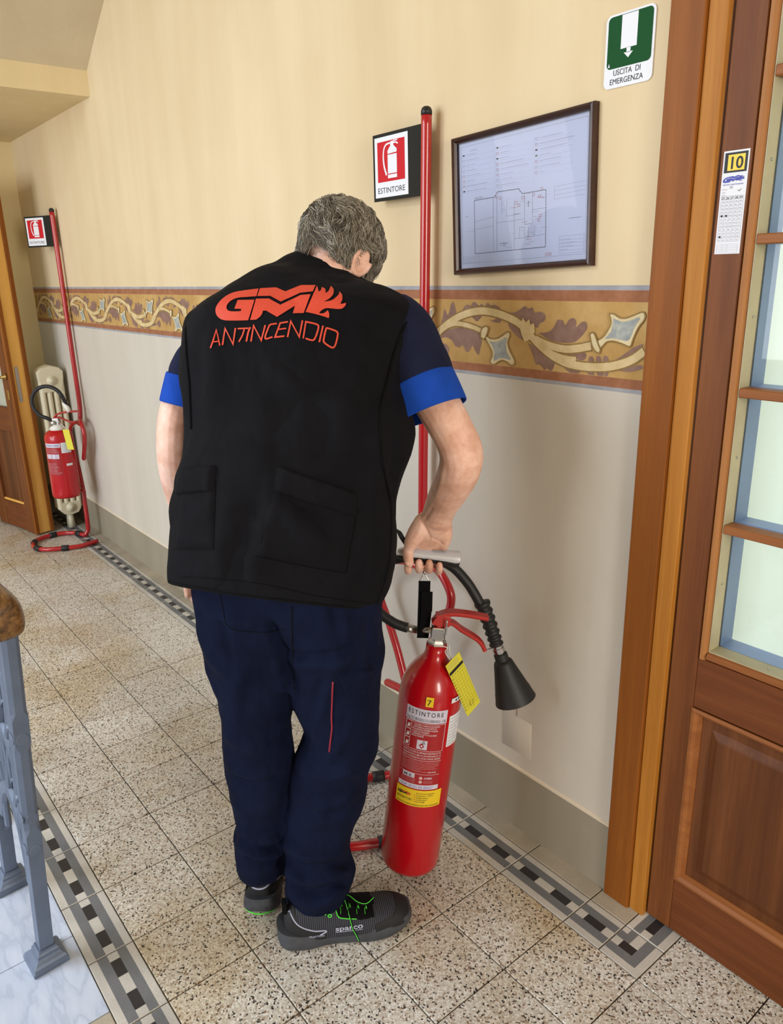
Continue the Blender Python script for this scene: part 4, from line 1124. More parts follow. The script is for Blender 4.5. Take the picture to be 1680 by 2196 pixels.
# carbon dioxide extinguisher hanging from the luggage scale
EZ = .040; EK = .973
EO = onz(878, 1839, EZ); top_v = EO + ZUP*.61 + RH*.074
eax = unit(top_v-EO); EAX = np.array([unit(RH - eax*(RH@eax)), None, eax], dtype=object)
exx = unit(RH - eax*(RH@eax)); eyy = np.cross(eax, exx); EAX = np.array([exx, eyy, eax])       # eyy points away from the camera
E = lambda x, y, z: EO + exx*x + eyy*y + eax*(z-(.022 if z > .59 else 0))
ext = thing('fire_extinguisher', tuple(EO), 'large red carbon dioxide extinguisher with black horn, lifted by the man', 'extinguisher')
ER = .0738
prof = [(.0001, .004), (.052, .004), (.060, .0), (.067, .002), (.0715, .008), (ER, .018), (ER, .468), (.0728, .488), (.0695, .508), (.0625, .528), (.053, .545), (.043, .558), (.034, .568), (.0275, .577), (.0245, .588), (.0240, .606)]
mk('cylinder', *lathe(prof, 64, EO, EAX), MAT['red_paint'], ext)
# valve
mk('valve', *tube([E(0, 0, .626), E(0, 0, .634), E(0, 0, .640), E(0, 0, .665)], [.0215, .0215, .0175, .0165], 6), MAT['nickel'], ext, smooth=False)
mk('valve_block', *box(E(-.002, -.004, .660), (.0150, .0145, .0150), EAX, .003), MAT['chrome'], ext, smooth=False)
mk('safety_pin', *tube(cr([E(.012, -.024, .655), E(.014, -.026, .675), E(.013, -.024, .700)], 8), .0022, 8), MAT['chrome'], ext)
def lever(pts, w0, w1, t, name):
    P = cr([E(*p) for p in pts], 18); n = len(P); v = []; w = np.linspace(w0, w1, n)
    for i in range(n):
        d = unit(P[min(i+1, n-1)]-P[max(i-1, 0)]); u = unit(np.cross(eyy, d))
        for a, b in ((-1, -t), (1, -t), (1, t*.2), (.72, t), (-.72, t), (-1, t*.2)): v.append(P[i]+eyy*a*w[i]+u*b)
    m = 6; f = [tuple(range(m))]+[(i*m+k, i*m+(k+1) % m, (i+1)*m+(k+1) % m, (i+1)*m+k) for i in range(n-1) for k in range(m)]+[tuple((n-1)*m+k for k in range(m))]
    return fixnormals(mk(name, v, f, MAT['red_lever'], ext, sharp=35))
lever([(-.014, 0, .680), (-.002, 0, .698), (.020, 0, .707), (.055, 0, .708), (.109, 0, .703)], .0135, .011, .0052, 'carry_lever')
lever([(-.004, 0, .674), (.026, 0, .684), (.052, 0, .669), (.088, 0, .650), (.103, 0, .637), (.112, 0, .622)], .0125, .010, .0045, 'squeeze_lever')
mk('lever_bracket', *box(E(.006, 0, .690), (.017, .0125, .014), EAX, .003), MAT['red_lever'], ext, smooth=False)
# hose: ferrule, hose behind the man up and over to the horn
hp = [E(-.016, -.004, .662), atd(895, 1351, 1.788), atd(866, 1344, 1.792)]
mk('hose_ferrule', *tube([hp[0], hp[1], hp[1]*.98+hp[2]*.02, hp[2]], [.0068, .0068, .0092, .0092], 16), MAT['nickel'], ext)
hose = [hp[1]*.3+hp[2]*.7, hp[2], atd(842, 1334, 1.794), atd(812, 1310, 1.80), atd(792, 1268, 1.815), atd(806, 1216, 1.81), atd(865, 1196, 1.80), atd(925, 1197, 1.79), atd(968, 1214, 1.785), atd(1000, 1246, 1.785), atd(1022, 1280, 1.79), atd(1034, 1304, 1.795)]
mk('hose', *tube(cr(hose, 70), .0118, 14), MAT['rubber'], ext)
gp = cr([atd(1034, 1292, 1.793), atd(1047, 1328, 1.80), atd(1058, 1360, 1.806), atd(1066, 1384, 1.81)], 40)
mk('hose_grip', *tube(gp, [.0195 if i == 0 else .0175+.0022*math.sin(i*1.05)-.00005*i for i in range(40)], 18), MAT['rubber'], ext)
nz = [atd(1066, 1382, 1.81), atd(1074, 1404, 1.815), atd(1106, 1500, 1.835)]; nd = unit(nz[2]-nz[1])
mk('horn_nut', *tube([nz[0], nz[0]*.7+nz[1]*.3, nz[0]*.68+nz[1]*.32, nz[0]*.3+nz[1]*.7, nz[0]*.28+nz[1]*.72, nz[1]], [.012, .012, .0145, .0145, .0105, .0105], 12), MAT['chrome'], ext, smooth=False)
hl = np.linalg.norm(nz[2]-nz[1])
mk('horn', *lathe([(.0001, -.002), (.0165, -.002), (.0165, .014), (.0215, .017), (.0235, .022), (.0260, .032), (.0420, hl*.76), (.0475, hl*.93), (.0500, hl), (.0480, hl), (.044, hl*.80), (.02, .03), (.0001, .028)], 40, nz[1], frame_axes(nd, RH)), MAT['rubber'], ext, sharp=40)
# steel wire that keeps the horn to the lever
mk('safety_wire', *tube(cr([E(.108, -.008, .626), atd(1053, 1391, 1.80), nz[0]+CU*-.004], 8), .0011, 6), MAT['chrome'], ext)
# labels
EC = CAM - EO; toc = unit(EC - eax*(EC@eax)); acam = math.atan2(toc@eyy, toc@exx)
def elabel(name, a_mid, h0, wid, hgt, draw, mats, label):
    fl = Flat((0, 0, 0), (1, 0, 0), (0, 1, 0), (0, 0, 1), bent(ER, h0, EAX, EO, acam + a_mid - wid/2/ER)); draw(fl, wid, hgt)
    return fl.mk(name, [MAT[m] for m in mats], ext, label=label)
Mx = .004
def main_label(fl, w, h):
    fl.rect(0, 0, w, h, 0, .0003, Mx); fl.rect(0, h-.034, w, h, 1, .0005, Mx); fl.rect(0, 0, w, .012, 1, .0005, Mx)
    fl.text('ESTINTORE', .006, h-.017, .0165, 2, .0008, width=w-.016, bold=.006, spacing=1.35)
    fl.text('5 kg CO2 (BIOSSIDO DI CARBONIO)  113B', .003, h-.031, .0098, 2, .0008, width=w-.006)
    def fr(x0, y0, x1, y1):
        for a, b, c, d in ((x0, y0, x1, y0+.0008), (x0, y1-.0008, x1, y1)): fl.rect(a, b, c, d, 3, .0006, Mx)
        for a in (x0, x1-.0008): fl.rect(a, y0, a+.0008, y1, 3, .0006)
    fr(.0015, h-.108, w-.0015, h-.036)
    for i in range(3):
        y1 = h-.037-.0225*i; fr(.003, y1-.0215, .0175, y1); fl.poly([(.006, y1-.018), (.010, y1-.006), (.0125, y1-.011), (.0155, y1-.004), (.0135, y1-.017)], 3, .0007)
    for i, t in enumerate(['1. TOGLIERE LA SPINA DI SICUREZZA', '2. IMPUGNARE LA MANICHETTA DI', '   EROGAZIONE E PREMERE A FONDO', '   LA LEVA DI COMANDO', '3. DIRIGERE IL GETTO ALLA BASE', '   DELLE FIAMME']):
        fl.text(t, .0205, h-.0435-.0058*i, .0058, 3, .0007, width=min(w-.024, len(t)*.00195))
    fl.rect(.036, h-.104, .060, h-.080, 1, .0007, .004); fl.text('B', .049, h-.0905, .0125, 2, .0009); fl.poly([(.041, h-.094), (.047, h-.087), (.054, h-.096), (.0475, h-.102)], 0, .0009); fl.poly([(.0465, h-.098), (.0475, h-.091), (.049, h-.097)], 3, .0011)
    for i, t in enumerate(["ADATTO ALL'USO SU APPARECCHIATURE SOTTO", 'TENSIONE FINO A 1000 V A UNA DISTANZA DI 1 M', "DOPO L'UTILIZZO IN LOCALI CHIUSI, AREARE"]): fl.text(t, .003, h-.1155-.0072*i, .0064, 3, .0007, width=w-.007)
    fl.rect(.0015, h-.1345, w-.0015, h-.1337, 3, .0006, Mx)
    for i in range(7): fl.text('verificare periodicamente la carica e lo stato di manutenzione'[:60-3*i], .003, h-.1395-.0042*i, .0034, 4, .0007, width=(w-.008)*(1, .98, .99, .9, .95, .55, .8)[i])
    fl.rect(.0015, h-.1715, w-.0015, h-.1709, 3, .0006, Mx)
    fl.rect(.010, .0285, .040, .0405, 1, .0007, .004); fl.text('M.B.', .0135, .0308, .0095, 2, .0009, width=.022, bold=.006)
    for i in range(3): fl.text('costruttore estintori omologati', .006, .0245-.0042*i, .0032, 4, .0007, width=.036)
    fl.text('ANIMA', .062, .0285, .0085, 1, .0008, width=.020, bold=.008)
    for y in (.031, .0205): fl.poly([(.055+.0042*math.cos(a), y+.0042*math.sin(a)) for a in np.linspace(0, 2*PI, 14)[:-1]], 4, .0008)
    fl.text('CE 0948', .070, h-.166, .0055, 3, .0008)
    for i in range(2): fl.text('certificazione prodotto', .062, .022-.004*i, .003, 4, .0007, width=.022)
    fl.text('D.M. 07-01-05 EN3/7', .010, .0025, .0085, 5, .0008, width=w-.024, spacing=1.2)
elabel('instruction_label', -.03, .262, .100, .212, main_label, ['label_red', 'label_lilac', 'ink_black', 'paper_white', 'label_pink', 'ink_blue'], 'red and lilac instruction label headed ESTINTORE')
def seven(fl, w, h): fl.rect(0, 0, w, h, 0, .0004); fl.text('7', .0035, .004, .0205, 1, .0006)
elabel('number_sticker', .02, .494-.012, .0175, .025, seven, ['yellow', 'ink_black'], 'small yellow sticker reading 7')
def gmlab(fl, w, h):
    fl.rect(0, 0, w, h, 0, .0009, Mx)
    for p in gm2d(.004, .026, .036): fl.poly(p, 1, .0012, .006)
    v, f = poly2d([[(.004+(a-122)*.036/1460, .026+(515-b)*.036/1460) for a, b in GM_F]]); fl.raw(v, f, 2, .0014)
    v, f = poly2d([[(.004+(a-122)*.036/1460, .026+(515-b)*.036/1460) for a, b in GM_M1]]); fl.raw(v, f, 2, .0014)
    fl.text('ESTINTORI', .005, .0145, .0088, 1, .0012, width=.038, bold=.006)
    for i, t in enumerate(['GM di Moretti Alessandro', 'Via Montesano, 6 - PRATO', 'info@gmsafety.it', 'www.gmsafety.it', '0574 810486']):
        fl.text(t, .052, .0355-.0058*i, .0052, 1, .0012, width=(.044, .040, .030, .028, .022)[i])
        if i: fl.poly([(.0492+.0014*math.cos(a), .0370-.0058*i+.0014*math.sin(a)) for a in np.linspace(0, 2*PI, 9)[:-1]], 2, .0012)
    fl.text('REVISIONE E VENDITA APPARECCHIATURE ANTINCENDIO', .004, .0025, .0062, 1, .0012, width=w-.008)
elabel('maker_sticker', .035, .213, .115, .046, gmlab, ['yellow', 'ink_black', 'flame_orange'], 'yellow sticker reading GM ESTINTORI')
def side(fl, w, h):
    fl.rect(0, 0, w, h, 0, .0004, Mx)
    for i in range(9): fl.text('matricola collaudo data'[:random.randint(10, 22)], .003, h-.009-.0085*i, .0048, 1, .0006, width=(w-.006)*random.uniform(.5, 1))
elabel('side_label', 1.10, .372, .050, .082, side, ['paper_white', 'ink_grey'], 'white data label on the side')
def small(fl, w, h): fl.rect(0, 0, w, h, 0, .0004, Mx); fl.rect(.012, .003, .018, .008, 1, .0006); fl.rect(.021, .004, .026, .010, 1, .0006)
elabel('seal_sticker', .98, .488, .034, .012, small, ['paper_white', 'ink_black'], None)

# yellow inspection tag hanging from the valve
tgl, tgr, tbr, tbl = atd(955, 1431, 1.712), atd(984, 1400, 1.739), atd(1031, 1503, 1.803), atd(1001, 1540, 1.776)
tg = thing('inspection_tag', tuple((tgl+tbr)/2), 'yellow inspection tag tied by white string to the large extinguisher', 'tag')
ux = unit(tgr-tgl); uy = unit(tgl-tbl); uy = unit(uy-ux*(ux@uy)); un = np.cross(ux, uy); wT = np.linalg.norm(tgr-tgl); hT = np.linalg.norm(tgl-tbl)
mk('card', *box((tgl+tbr)/2, (wT/2, hT/2, .0004), [ux, uy, un]), MAT['yellow_pale'], tg, smooth=False)
fl = Flat((tgl+tbr)/2-ux*wT/2-uy*hT/2, ux, uy, un)
fl.rect(.001, hT*.80, wT-.001, hT*.85, 0, .0006)
for i in range(12): fl.line([(.001, hT*(.10+.055*i)), (wT-.002, hT*(.10+.055*i))], .0003, 0, .0006)
for j in range(6): fl.line([(.004+j*(wT-.008)/5, hT*.10), (.004+j*(wT-.008)/5, hT*.74)], .0003, 0, .0006)
for i in range(4): fl.text('controllo semestrale', .004, hT*(.955-.025*i), .0028, 1, .0006, width=wT*.7)
for i in range(12): fl.text(mon[i], .0006, hT*(.71-.055*i), .0032, 0, .0006)
fl.text('23 24 25 26 27', .004, hT*.755, .0045, 0, .0006, width=wT-.008)
fl.line([(wT*.35, hT*.12), (wT*.5, hT*.2), (wT*.42, hT*.09), (wT*.7, hT*.17), (wT*.55, hT*.05)], .0007, 0, .0008)
fl.mk('tag_print', [MAT['ink_black'], MAT['ink_grey']], tg)
st_ = [atd(970, 1423, 1.728), atd(955, 1398, 1.735), E(.022, -.026, .632), E(-.010, -.030, .640), E(-.012, -.025, .638)]
mk('string', *tube(cr(st_, 20), .0011, 6), MAT['white_plastic'], tg)
mk('string', *tube(cr([atd(970, 1423, 1.728), atd(966, 1402, 1.738), E(.026, -.024, .638)], 12), .0011, 6), MAT['white_plastic'], tg)

# ------------------------------------------------------------------ luggage scale held in the hand
SD = 1.722
sl, sr = atd(851, 1188, SD), atd(986, 1201, SD)
sx = unit(sr-sl); sy = unit(np.cross(FW, sx)*-1); sy = unit(CU - sx*(CU@sx)); sn = np.cross(sx, sy); LS = np.linalg.norm(sr-sl)
sc_ = thing('luggage_scale', tuple((sl+sr)/2), 'silver handheld luggage scale gripped in the right hand', 'scale')
def scale_half(zs_, name, m):
    """grip shell: stations along the length with (height above, height below)"""
    v = []; n = 14; stn = [(0, .006, .005), (.02, .010, .007), (.10, .0135, .009), (.5, .0145, .0095), (.80, .0155, .0125), (.93, .0160, .0155), (.985, .0155, .0135), (1, .0145, .010)]
    for u, a, b in stn:
        c = sl + sx*LS*u
        for k in range(n):
            an = 2*PI*k/n; yy = math.sin(an); y = (a if yy > 0 else b)*yy
            v.append(c + sy*(y*zs_[0]+zs_[1]) + sn*math.cos(an)*.0135*zs_[2])
    f = [tuple(range(n))]+[(i*n+k, i*n+(k+1) % n, (i+1)*n+(k+1) % n, (i+1)*n+k) for i in range(len(stn)-1) for k in range(n)]+[tuple((len(stn)-1)*n+k for k in range(n))]
    return mk(name, v, f, m, sc_, sharp=50)
scale_half((1.22, .0015, 1.05), 'grip_shell', MAT['silver_plastic']); scale_half((1.08, -.0022, .97), 'grip_underside', MAT['black_plastic'])
fl = Flat(sl + sy*.0160 + sn*.0095, sx, sn*-1, unit(sy+sn*.9))
fl.rect(.052, -.003, .072, -.0005, 1, .0016); fl.rect(.078, -.004, .110, .002, 0, .0014)
fl.mk('display', [MAT['lcd'], MAT['paper_white']], sc_, label='grey display window')
rg = atd(910, 1228, 1.735); vt = E(-.022, -.020, .688)
mk('hook_stem', *tube([(sl+sr)/2+sx*-.004-sy*.006, rg+CU*.002], .0035, 8), MAT['black_plastic'], sc_)
r3 = [rg, atd(898, 1249, 1.738), atd(923, 1249, 1.738), rg]
mk('hook_ring', *tube(np.vstack([cr(r3[:2], 5), cr(r3[1:3], 5), cr(r3[2:], 5)]), .0012, 8), MAT['chrome'], sc_)
mk('hook_swivel', *ellipsoid(rg+CU*.001, (.004, .004, .005), None, 12, 8), MAT['chrome'], sc_)
# webbing strap: two layers down to the valve and round it
def strap(pa, pb, w, t, name, lift=0):
    P = cr([pa, pa*.5+pb*.5, pb], 8); d = unit(pb-pa); x = unit(RH - d*(RH@d)); nn = np.cross(d, x)
    v = []
    for p in P:
        for a, b in ((-w, -t), (w, -t), (w, t), (-w, t)): v.append(p+x*a+nn*(b+lift))
    return mk(name, v, [(0, 1, 2, 3)]+[(i*4+k, i*4+(k+1) % 4, i*4+4+(k+1) % 4, i*4+4+k) for i in range(7) for k in range(4)]+[(28, 29, 30, 31)], MAT['black_web'], sc_, smooth=False)
strap(atd(911, 1246, 1.737), atd(907, 1368, 1.765), .0135, .0012, 'strap'); strap(atd(916, 1268, 1.739), atd(915, 1310, 1.750), .0130, .0012, 'strap', .003); strap(atd(915, 1306, 1.75), atd(908, 1366, 1.77), .0120, .0012, 'strap', .004)
# wrist lanyard
ly = [atd(872, 1166, 1.70), atd(862, 1152, 1.69), atd(856, 1141, 1.68), atd(846, 1134, 1.665), atd(838, 1122, 1.64)]
mk('lanyard', *tube(cr(ly, 14), np.linspace(.0062, .0042, 14), 8, True, CR, .3), MAT['iron_dark'], sc_)

# ------------------------------------------------------------------ small dry powder extinguisher on the far stand
PE = thing('fire_extinguisher', (-2.165, .775, .285), 'small red powder extinguisher with coiled black hose hanging on the corner stand', 'extinguisher')
PO = A(-2.165, .775, .285); pax = unit(A(-.02, .02, 1)); px_ = unit(RH - pax*(RH@pax)); PAX = np.array([px_, np.cross(pax, px_), pax]); PR = .0755
Q = lambda x, y, z: PO + PAX[0]*x + PAX[1]*y + PAX[2]*z
mk('cylinder', *lathe([(.0001, .012), (.06, .012), (.064, .0), (.070, .0), (.0745, .012), (PR, .03), (PR, .325), (.0755, .345), (.069, .362), (.055, .375), (.034, .384), (.031, .392), (.031, .40)], 48, PO, PAX), MAT['red_paint'], PE)
mk('collar', *lathe([(.040, .378), (.040, .395), (.030, .402), (.030, .412), (.0001, .412)], 28, PO, PAX), MAT['white_plastic'], PE)
mk('valve', *box(Q(.0, 0, .428), (.018, .016, .018), PAX, .003), MAT['nickel'], PE, smooth=False)
mk('gauge', *lathe([(.0001, .014), (.014, .014), (.015, .010), (.015, 0)], 18, Q(-.012, -.014, .420), frame_axes(-PAX[1], PAX[0])), MAT['nickel'], PE)
mk('carry_lever', *tube(cr([Q(-.012, 0, .446), Q(.012, 0, .468), Q(.06, 0, .478), Q(.115, 0, .482)], 14), .011, 10, True, PAX[1], .5, True), MAT['red_lever'], PE)
mk('squeeze_lever', *tube(cr([Q(-.01, 0, .444), Q(.02, 0, .450), Q(.06, 0, .430), Q(.10, 0, .420)], 14), .010, 10, True, PAX[1], .5, True), MAT['red_lever'], PE)
cc_ = Q(-.028, -.01, .535); rr = .088; ang = np.linspace(-.55*PI*1.2, 1.22*PI-.55*PI*1.2+.33*PI, 34)
hz = [Q(-.018, 0, .428)] + [cc_ + PAX[0]*rr*math.cos(a)*-1 + PAX[2]*rr*math.sin(a) for a in np.linspace(-1.35, 2.75, 26)] + [Q(.072, .01, .497)]
mk('hose', *tube(cr(hz, 60), .0105, 12), MAT['rubber'], PE)
mk('hose_nozzle', *tube([Q(.052, 0, .53), Q(.070, .0, .50), Q(.078, .0, .478)], [.011, .013, .012], 12), MAT['white_plastic'], PE)
PC = CAM - PO; tp = unit(PC-pax*(PC@pax)); pcam = math.atan2(tp@PAX[1], tp@PAX[0])
def plabel(name, a_mid, h0, wid, hgt, draw, mats, label=None):
    fl = Flat((0, 0, 0), (1, 0, 0), (0, 1, 0), (0, 0, 1), bent(PR, h0, PAX, PO, pcam+a_mid-wid/2/PR)); draw(fl, wid, hgt); return fl.mk(name, [MAT[m] for m in mats], PE, label=label)
def pmain(fl, w, h):
    fl.rect(0, 0, w, h, 0, .0004, Mx); fl.rect(0, h-.022, w, h, 1, .0006, Mx); fl.rect(.004, h-.085, w-.012, h-.060, 1, .0006, Mx)
    fl.text('ESTINTORE', .004, h-.016, .013, 2, .0008, width=w-.010, bold=.006)
    for i in range(3): fl.text('A  B  C', .008, h-.068-.0075*i, .007, 0, .0008, width=w-.028)
    for i in range(5): fl.text('istruzioni uso polvere', .004, h-.031-.0055*i, .0048, 3, .0007, width=(w-.010)*(.8+.04*i))
    for i in range(9): fl.text('manutenzione carica collaudo', .004, .066-.0072*i, .0052, 1 if i % 3 == 0 else 3, .0007, width=(w-.008)*random.uniform(.6, 1))
plabel('instruction_label', -.62, .135, .095, .180, pmain, ['label_red', 'label_lilac', 'ink_black', 'label_pink'], 'red and lilac instruction label')
def pside(fl, w, h):
    fl.rect(0, 0, w, h, 0, .0004, Mx)
    for i in range(5): fl.text('verifica data', .004, h-.011-.0095*i, .006, 1, .0006, width=(w-.01)*random.uniform(.5, 1))
plabel('side_label', .42, .260, .055, .058, pside, ['paper_white', 'ink_grey'], 'white data label')
plabel('seal_sticker', .52, .186, .036, .013, lambda fl, w, h: fl.rect(0, 0, w, h, 0, .0004, Mx), ['paper_white'])
pt = thing('inspection_tag', tuple(Q(.07, -.05, .33)), 'yellow inspection tag hanging on the small powder extinguisher', 'tag')
tcen = Q(.078, -.062, .335); mk('card', *box(tcen, (.021, .0006, .056), [unit(PAX[0]+PAX[1]*-.3), unit(PAX[1]+PAX[0]*.3), pax+PAX[0]*-.12]), MAT['yellow_pale'], pt, smooth=False)
mk('string', *tube(cr([tcen+pax*.052, Q(.05, -.045, .41), Q(.018, -.018, .432)], 10), .0012, 6), MAT['white_plastic'], pt)
# ------------------------------------------------------------------ the man
man = thing('person', tuple(onz(640, 1960)), 'grey-haired man in black vest bending to weigh an extinguisher with a handheld scale', 'person')
man_t = man

def ring(y, xl, xr, depth, d, pitch=0.0, tilt=0.0, n=2.4, seg=40, flat=1.0):
    """horizontal-ish body section whose outline spans xl..xr at image row y; d half depth; pitch raises the near side"""
    c = atd((xl+xr)/2, y, depth); w = (xr-xl)/2*depth/FPX; out = []
    for k in range(seg):
        a = 2*PI*k/seg; ca, sa = math.cos(a), math.sin(a)
        x = w*math.copysign(abs(ca)**(2/n), ca); f = d*math.copysign(abs(sa)**(2/n), sa)
        if f > 0: f *= flat
        out.append(c + RH*x + FH*f + ZUP*(-pitch*f - tilt*x))
    return out
def loft(rings, cap0=False, cap1=False):
    n = len(rings[0]); v = [p for r in rings for p in r]
    f = [(i*n+k, i*n+(k+1) % n, (i+1)*n+(k+1) % n, (i+1)*n+k) for i in range(len(rings)-1) for k in range(n)]
    if cap0: f.append(tuple(range(n))[::-1])
    if cap1: f.append(tuple((len(rings)-1)*n+k for k in range(n)))
    return v, f
def table(rows, m):
    """interpolate ring parameter rows (y, xl, xr, depth, d, pitch, tilt) to m rows"""
    P = np.array(rows, float); u = np.linspace(0, len(P)-1, m); out = []
    for t in u:
        i = min(int(t), len(P)-2); s = t-i; p0, p1, p2, p3 = P[max(i-1, 0)], P[i], P[i+1], P[min(i+2, len(P)-1)]
        out.append(.5*((2*p1)+(p2-p0)*s+(2*p0-5*p1+4*p2-p3)*s*s+(3*p1-p0-3*p2+p3)*s**3))
    return out

VEST = [(573, 640, 774, 1.565, .053, .10, .44), (582, 620, 786, 1.558, .062, .12, .35), (597, 585, 802, 1.547, .080, .14, .18), (617, 530, 842, 1.532, .098, .16, .10),
        (644, 470, 872, 1.520, .114, .20, .05), (665, 430, 884, 1.512, .121, .24, .02), (690, 406, 884, 1.505, .126, .28, .0), (740, 397, 872, 1.500, .132, .32, .0),
        (800, 398, 862, 1.497, .138, .34, 0), (860, 404, 868, 1.495, .142, .36, 0), (920, 407, 880, 1.495, .146, .37, .01), (980, 403, 868, 1.500, .149, .38, .03),
        (1040, 388, 850, 1.505, .150, .38, .05), (1100, 379, 847, 1.510, .150, .38, .07), (1180, 376, 848, 1.518, .148, .38, .09), (1240, 374, 832, 1.525, .146, .38, .135), (1272, 376, 812, 1.530, .145, .38, .165)]
def vest_rings(m, kw=1.0, kd=1.0, y0=0, seg=40):
    out = []
    for y, xl, xr, dp, d, pi_, ti in table(VEST, m):
        c = (xl+xr)/2; h = (xr-xl)/2*kw; out.append(ring(y, c-h, c+h, dp, d*kd, pi_, ti, 2.3, seg))
    return out

# --- body: one continuous surface
parts = []
tr = vest_rings(22, .86, .84)[1:21]; parts.append(loft(tr, True, True))
def legs(rows, m, seg=32): return [ring(*r[:5], r[5], r[6], 2.1, seg) for r in table(rows, m)]
LEG_L = [(1190, 405, 640, 1.53, .120, .1, 0), (1260, 417, 640, 1.545, .118, .1, 0), (1330, 431, 636, 1.565, .110, 0, 0), (1420, 449, 634, 1.60, .098, 0, 0), (1510, 468, 630, 1.635, .088, 0, 0), (1600, 481, 628, 1.675, .082, 0, 0), (1690, 494, 624, 1.715, .080, 0, 0), (1725, 501, 622, 1.733, .078, 0, 0), (1760, 509, 617, 1.750, .075, 0, 0), (1788, 502, 616, 1.765, .080, 0, 0), (1825, 508, 612, 1.785, .075, 0, 0), (1849, 513, 612, 1.798, .072, .1, 0), (1866, 525, 609, 1.806, .064, .15, 0)]
LEG_R = [(1190, 590, 838, 1.52, .125, .1, 0), (1260, 592, 828, 1.535, .122, .1, 0), (1330, 600, 821, 1.55, .115, 0, 0), (1420, 612, 822, 1.58, .104, 0, 0), (1500, 626, 815, 1.61, .095, 0, 0), (1560, 650, 812, 1.635, .088, 0, 0), (1610, 640, 808, 1.655, .084, 0, 0), (1660, 627, 792, 1.675, .082, 0, 0), (1720, 617, 784, 1.70, .081, 0, 0), (1758, 611, 770, 1.716, .079, 0, 0), (1790, 606, 756, 1.731, .081, 0, 0), (1826, 612, 747, 1.746, .076, 0, 0), (1852, 610, 752, 1.757, .078, 0, -.05), (1880, 611, 761, 1.767, .077, .05, -.15), (1908, 614, 756, 1.777, .073, .1, -.24), (1936, 622, 744, 1.787, .064, .1, -.30)]
def shrink(rows, k, kd): return [((y), (a+b)/2-(b-a)/2*k, (a+b)/2+(b-a)/2*k, dp, d*kd, p, t) for y, a, b, dp, d, p, t in rows]
parts.append(loft(legs(shrink(LEG_L, .70, .70), 22), True, True)); parts.append(loft(legs(shrink(LEG_R, .70, .70), 22), True, True))
# head
hdir = unit(FH*math.cos(.64)+RH*math.sin(.64)); HF = unit(hdir*math.cos(.62)-ZUP*math.sin(.62)); HU = unit(ZUP - HF*(ZUP@HF)); HR = np.cross(HF, HU)
_l = unit(HR); HC = atd(728, 550, 1.590)
_ro = -.16; HR, HU = HR*math.cos(_ro)+HU*math.sin(_ro), HU*math.cos(_ro)-HR*math.sin(_ro)
HS = .89
HAX = np.array([HR, HF, HU])*HS; Hp = lambda x, y, z: HC + (HR*x + HF*y + HU*z)*HS
heads = [((0, -.008, .028), (.0765, .097, .082)), ((0, .022, -.012), (.069, .074, .078)), ((0, .034, -.058), (.055, .056, .058)), ((0, .050, -.090), (.036, .036, .028)),
         ((0, .082, -.008), (.020, .016, .020)), ((0, .096, -.030), (.0115, .020, .013)), ((0, .094, -.018), (.008, .014, .022)), ((.011, .086, -.034), (.009, .011, .008)), ((-.011, .086, -.034), (.009, .011, .008)),
         ((0, .080, -.060), (.024, .012, .006)), ((0, .079, -.070), (.020, .012, .006)), ((.035, .066, .010), (.021, .014, .007)), ((-.035, .066, .010), (.021, .014, .007)), ((.045, .048, -.028), (.019, .02, .016)), ((-.045, .048, -.028), (.019, .02, .016))]
for c, r in heads: parts.append(ellipsoid(Hp(*c), r, HAX))
for sg in (1, -1):                                    # ears: shell, rim and lobe
    eo = Hp(.0765*sg, -.006, -.012); oa = unit(HR*sg - HF*.55); ea = np.array([oa, unit(HF+HR*sg*.55), HU])
    parts.append(ellipsoid(eo + oa*.012, (.007, .016, .027), ea))
    rim = [eo + oa*.018 + ea[1]*.017*math.sin(a) + HU*.030*math.cos(a) for a in np.linspace(-.9, -.9-4.0, 16)]
    parts.append(tube(rim, .0052, 8)); parts.append(ellipsoid(eo + oa*.012 - HU*.026 + ea[1]*.004, (.006, .009, .009), ea))
nk = cr([atd(700, 650, 1.545), atd(708, 600, 1.562), atd(716, 570, 1.574), Hp(0, -.035, -.045), Hp(0, -.012, -.01)], 12)
parts.append(tube(nk, np.linspace(.060, .052, 12), 20))
# arms
ARM_R = [(830, 700, 1.515, .060), (868, 740, 1.510, .056), (910, 815, 1.503, .049), (946, 880, 1.497, .0445), (976, 935, 1.497, .0425), (990, 974, 1.507, .0440), (984, 1012, 1.535, .0425), (964, 1052, 1.590, .0395), (947, 1084, 1.640, .0355), (936, 1112, 1.672, .0330)]
def limb(rows, n=30): 
    P = cr([[*atd(x, y, d), r] for x, y, d, r in rows], n); return tube(P[:, :3], P[:, 3], 20)
parts.append(limb(ARM_R))
ARM_L = [(490, 705, 1.515, .045), (448, 760, 1.527, .042), (424, 805, 1.536, .042), (398, 855, 1.546, .042), (384, 900, 1.553, .0425), (380, 960, 1.565, .0415), (384, 1005, 1.580, .0410), (394, 1060, 1.615, .0375), (410, 1120, 1.650, .0320), (420, 1170, 1.675, .029)]
parts.append(limb(ARM_L))
